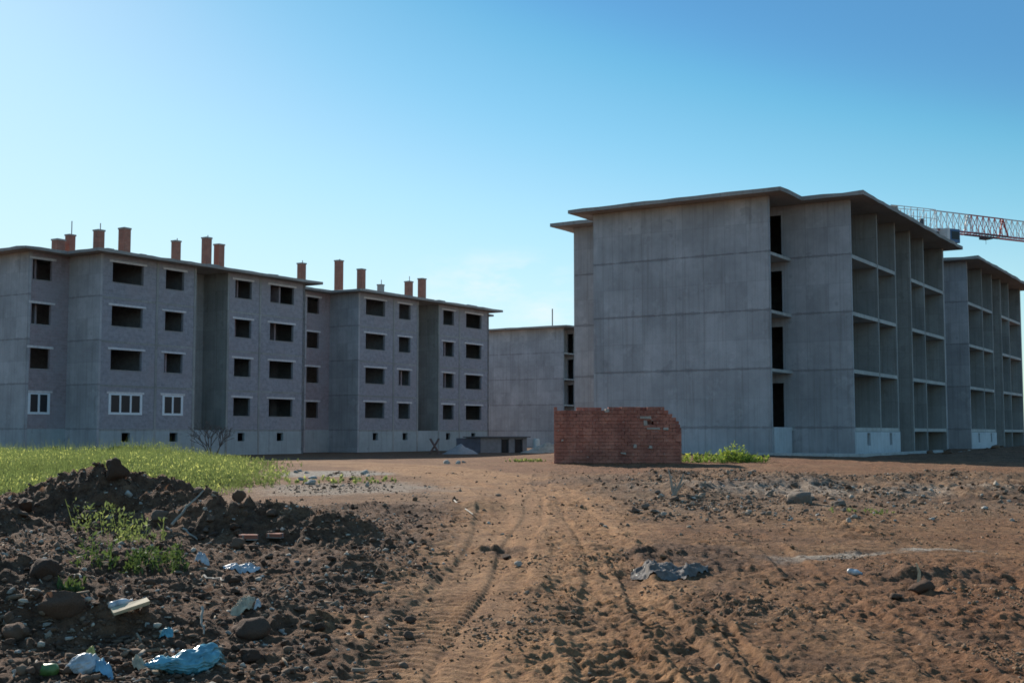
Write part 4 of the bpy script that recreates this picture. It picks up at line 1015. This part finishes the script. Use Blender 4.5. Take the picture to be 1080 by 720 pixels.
stick('long grey stick leaning up the slope between the two left mounds', (180, 557), (213, 536), .022, .03, .2, .02)
stick('short pale stick at the foot of the long leaning one', (193, 561), (208, 571), .016, .05, .03, .01)
stick('thin pale stick on the soil below the flat white sheet', (216, 610), (236, 619), .012)
stick('thin stick right of the teal bag end', (212, 660), (214, 672), .012, .15, .02, .01)
stick('straight thin pale stick lying across the far end of the track', (478, 528), (498, 545), .02, .03, .05, .02)
def twigs():
    x, y = pix(710, 522); m = MB(); rr = random.Random(2)
    for a, h in ((-.25, .62), (.45, .55), (.2, .3), (.8, .4)):
        p = Vector((rr.uniform(-.05, .05), 0, -.03)); d = Vector((a, rr.uniform(-.2, .2), 1)).normalized(); pts = [p + d * h * t + Vector((rr.uniform(-.02, .02), 0, 0)) for t in (0, .35, .7, 1)]
        m.tube(pts, [.035, .03, .022, .01], 5)
    o = m.build('twig_stump', STK, None, weld=False); o.location = (x, y, H(x, y)); tag(o, 'forked pale twig stump sticking up at the left end of the rubble strip', 'twig')
twigs()
x, y = pix(969, 621); m = MB(); m.tube([(0, 0, 0), (.01, 0, .1), (-.02, 0, .19)], [.02, .016, .008], 5)
o = m.build('wood_splinter', WOOD, None, weld=False); o.location = (x, y, H(x, y) + .06); tag(o, 'pale wood splinter standing on the dark broken clod at right', 'splinter')

# ------------------------------------------------------------------ sky, sun, camera
AZ, EL = math.radians(-29), math.radians(24.5)
w = bpy.data.worlds.new('World'); sc.world = w; w.use_nodes = True
nt = w.node_tree; bg = nt.nodes['Background']
sk = nt.nodes.new('ShaderNodeTexSky'); sk.sky_type = 'NISHITA'; sk.sun_disc = False; sk.sun_elevation = EL; sk.sun_rotation = AZ; sk.altitude = 300; sk.air_density = 1.0; sk.dust_density = .13; sk.ozone_density = 1.0
pre = mix(nt, 1.0, sk.outputs[0], (.1, .1, .1), 'MULTIPLY')
cv = nt.nodes.new('ShaderNodeRGBCurve'); cv.mapping.use_clip = False; cv.mapping.extend = 'HORIZONTAL'
for c, pts in zip(cv.mapping.curves, (((0, 0), (.08, .10), (.20, .10), (.25, .115), (.33, .225), (.48, .45), (.70, .62), (1.0, .70)),
                                      ((0, 0), (.20, .285), (.36, .32), (.46, .51), (.60, .70), (.70, .80), (1.0, .92)),
                                      ((0, 0), (.30, .50), (.545, .60), (.66, .76), (.79, .92), (.90, .99), (1.2, 1.02)))):
    while len(c.points) < len(pts): c.points.new(.5, .5)
    for p, q in zip(c.points, pts): p.location = q
cv.mapping.update()
nt.links.new(pre, cv.inputs['Color'])
tc = nt.nodes.new('ShaderNodeTexCoord'); cl = None      # two faint wisps of cloud low over the gap
for (cx, cy, cz, rad) in ((-.012, .993, .122, .085), (.03, .995, .10, .05)):
    sc1 = mapping(nt, tc.outputs['Generated'], (1, 1, 2.6)); vd = nt.nodes.new('ShaderNodeVectorMath'); vd.operation = 'DISTANCE'
    nt.links.new(sc1, vd.inputs[0]); vd.inputs[1].default_value = (cx, cy, cz * 2.6)
    mk = ramp(nt, math_(nt, 'DIVIDE', vd.outputs['Value'], rad), [(0, 1.0), (1, 0.0)])
    cl = mk if cl is None else math_(nt, 'MAXIMUM', cl, mk)
wn = noise(nt, mapping(nt, tc.outputs['Generated'], (1, 1, 2.8)), 22, 6, .6)
cfac = math_(nt, 'MULTIPLY', cl, ramp(nt, wn, [(.42, 0.0), (.68, .75)]))
post = mix(nt, 1.0, mix(nt, cfac, cv.outputs[0], (.86, .93, .97)), (8.0, 8.0, 8.0), 'MULTIPLY')
nt.links.new(post, bg.inputs['Color']); bg.inputs['Strength'].default_value = .10
sun = bpy.data.lights.new('sun', 'SUN'); sun.energy = 5.0; sun.angle = math.radians(.5); sun.color = (1.0, .93, .82)
so = bpy.data.objects.new('sun', sun); COL.objects.link(so)
d = Vector((math.sin(AZ) * math.cos(EL), math.cos(AZ) * math.cos(EL), math.sin(EL)))
so.rotation_euler = d.to_track_quat('Z', 'Y').to_euler(); so.location = d * 200
cam = bpy.data.cameras.new('camera'); cam.sensor_width = 36; cam.sensor_fit = 'HORIZONTAL'; cam.lens = F_PX * 36 / 1080; cam.clip_end = 20000; cam.clip_start = .1
co = bpy.data.objects.new('camera', cam); COL.objects.link(co); co.location = (0, 0, CAM_H); co.rotation_euler = (math.pi / 2 + PITCH, 0, 0)
sc.camera = co
sc.view_settings.view_transform = 'Standard'; sc.view_settings.look = 'None'; sc.view_settings.gamma = 1; sc.view_settings.exposure = .40
sc.render.engine = 'CYCLES'
sc.cycles.max_bounces = 6; sc.cycles.pixel_filter_type = 'BLACKMAN_HARRIS'; sc.cycles.filter_width = 1.7; sc.cycles.use_denoising = True
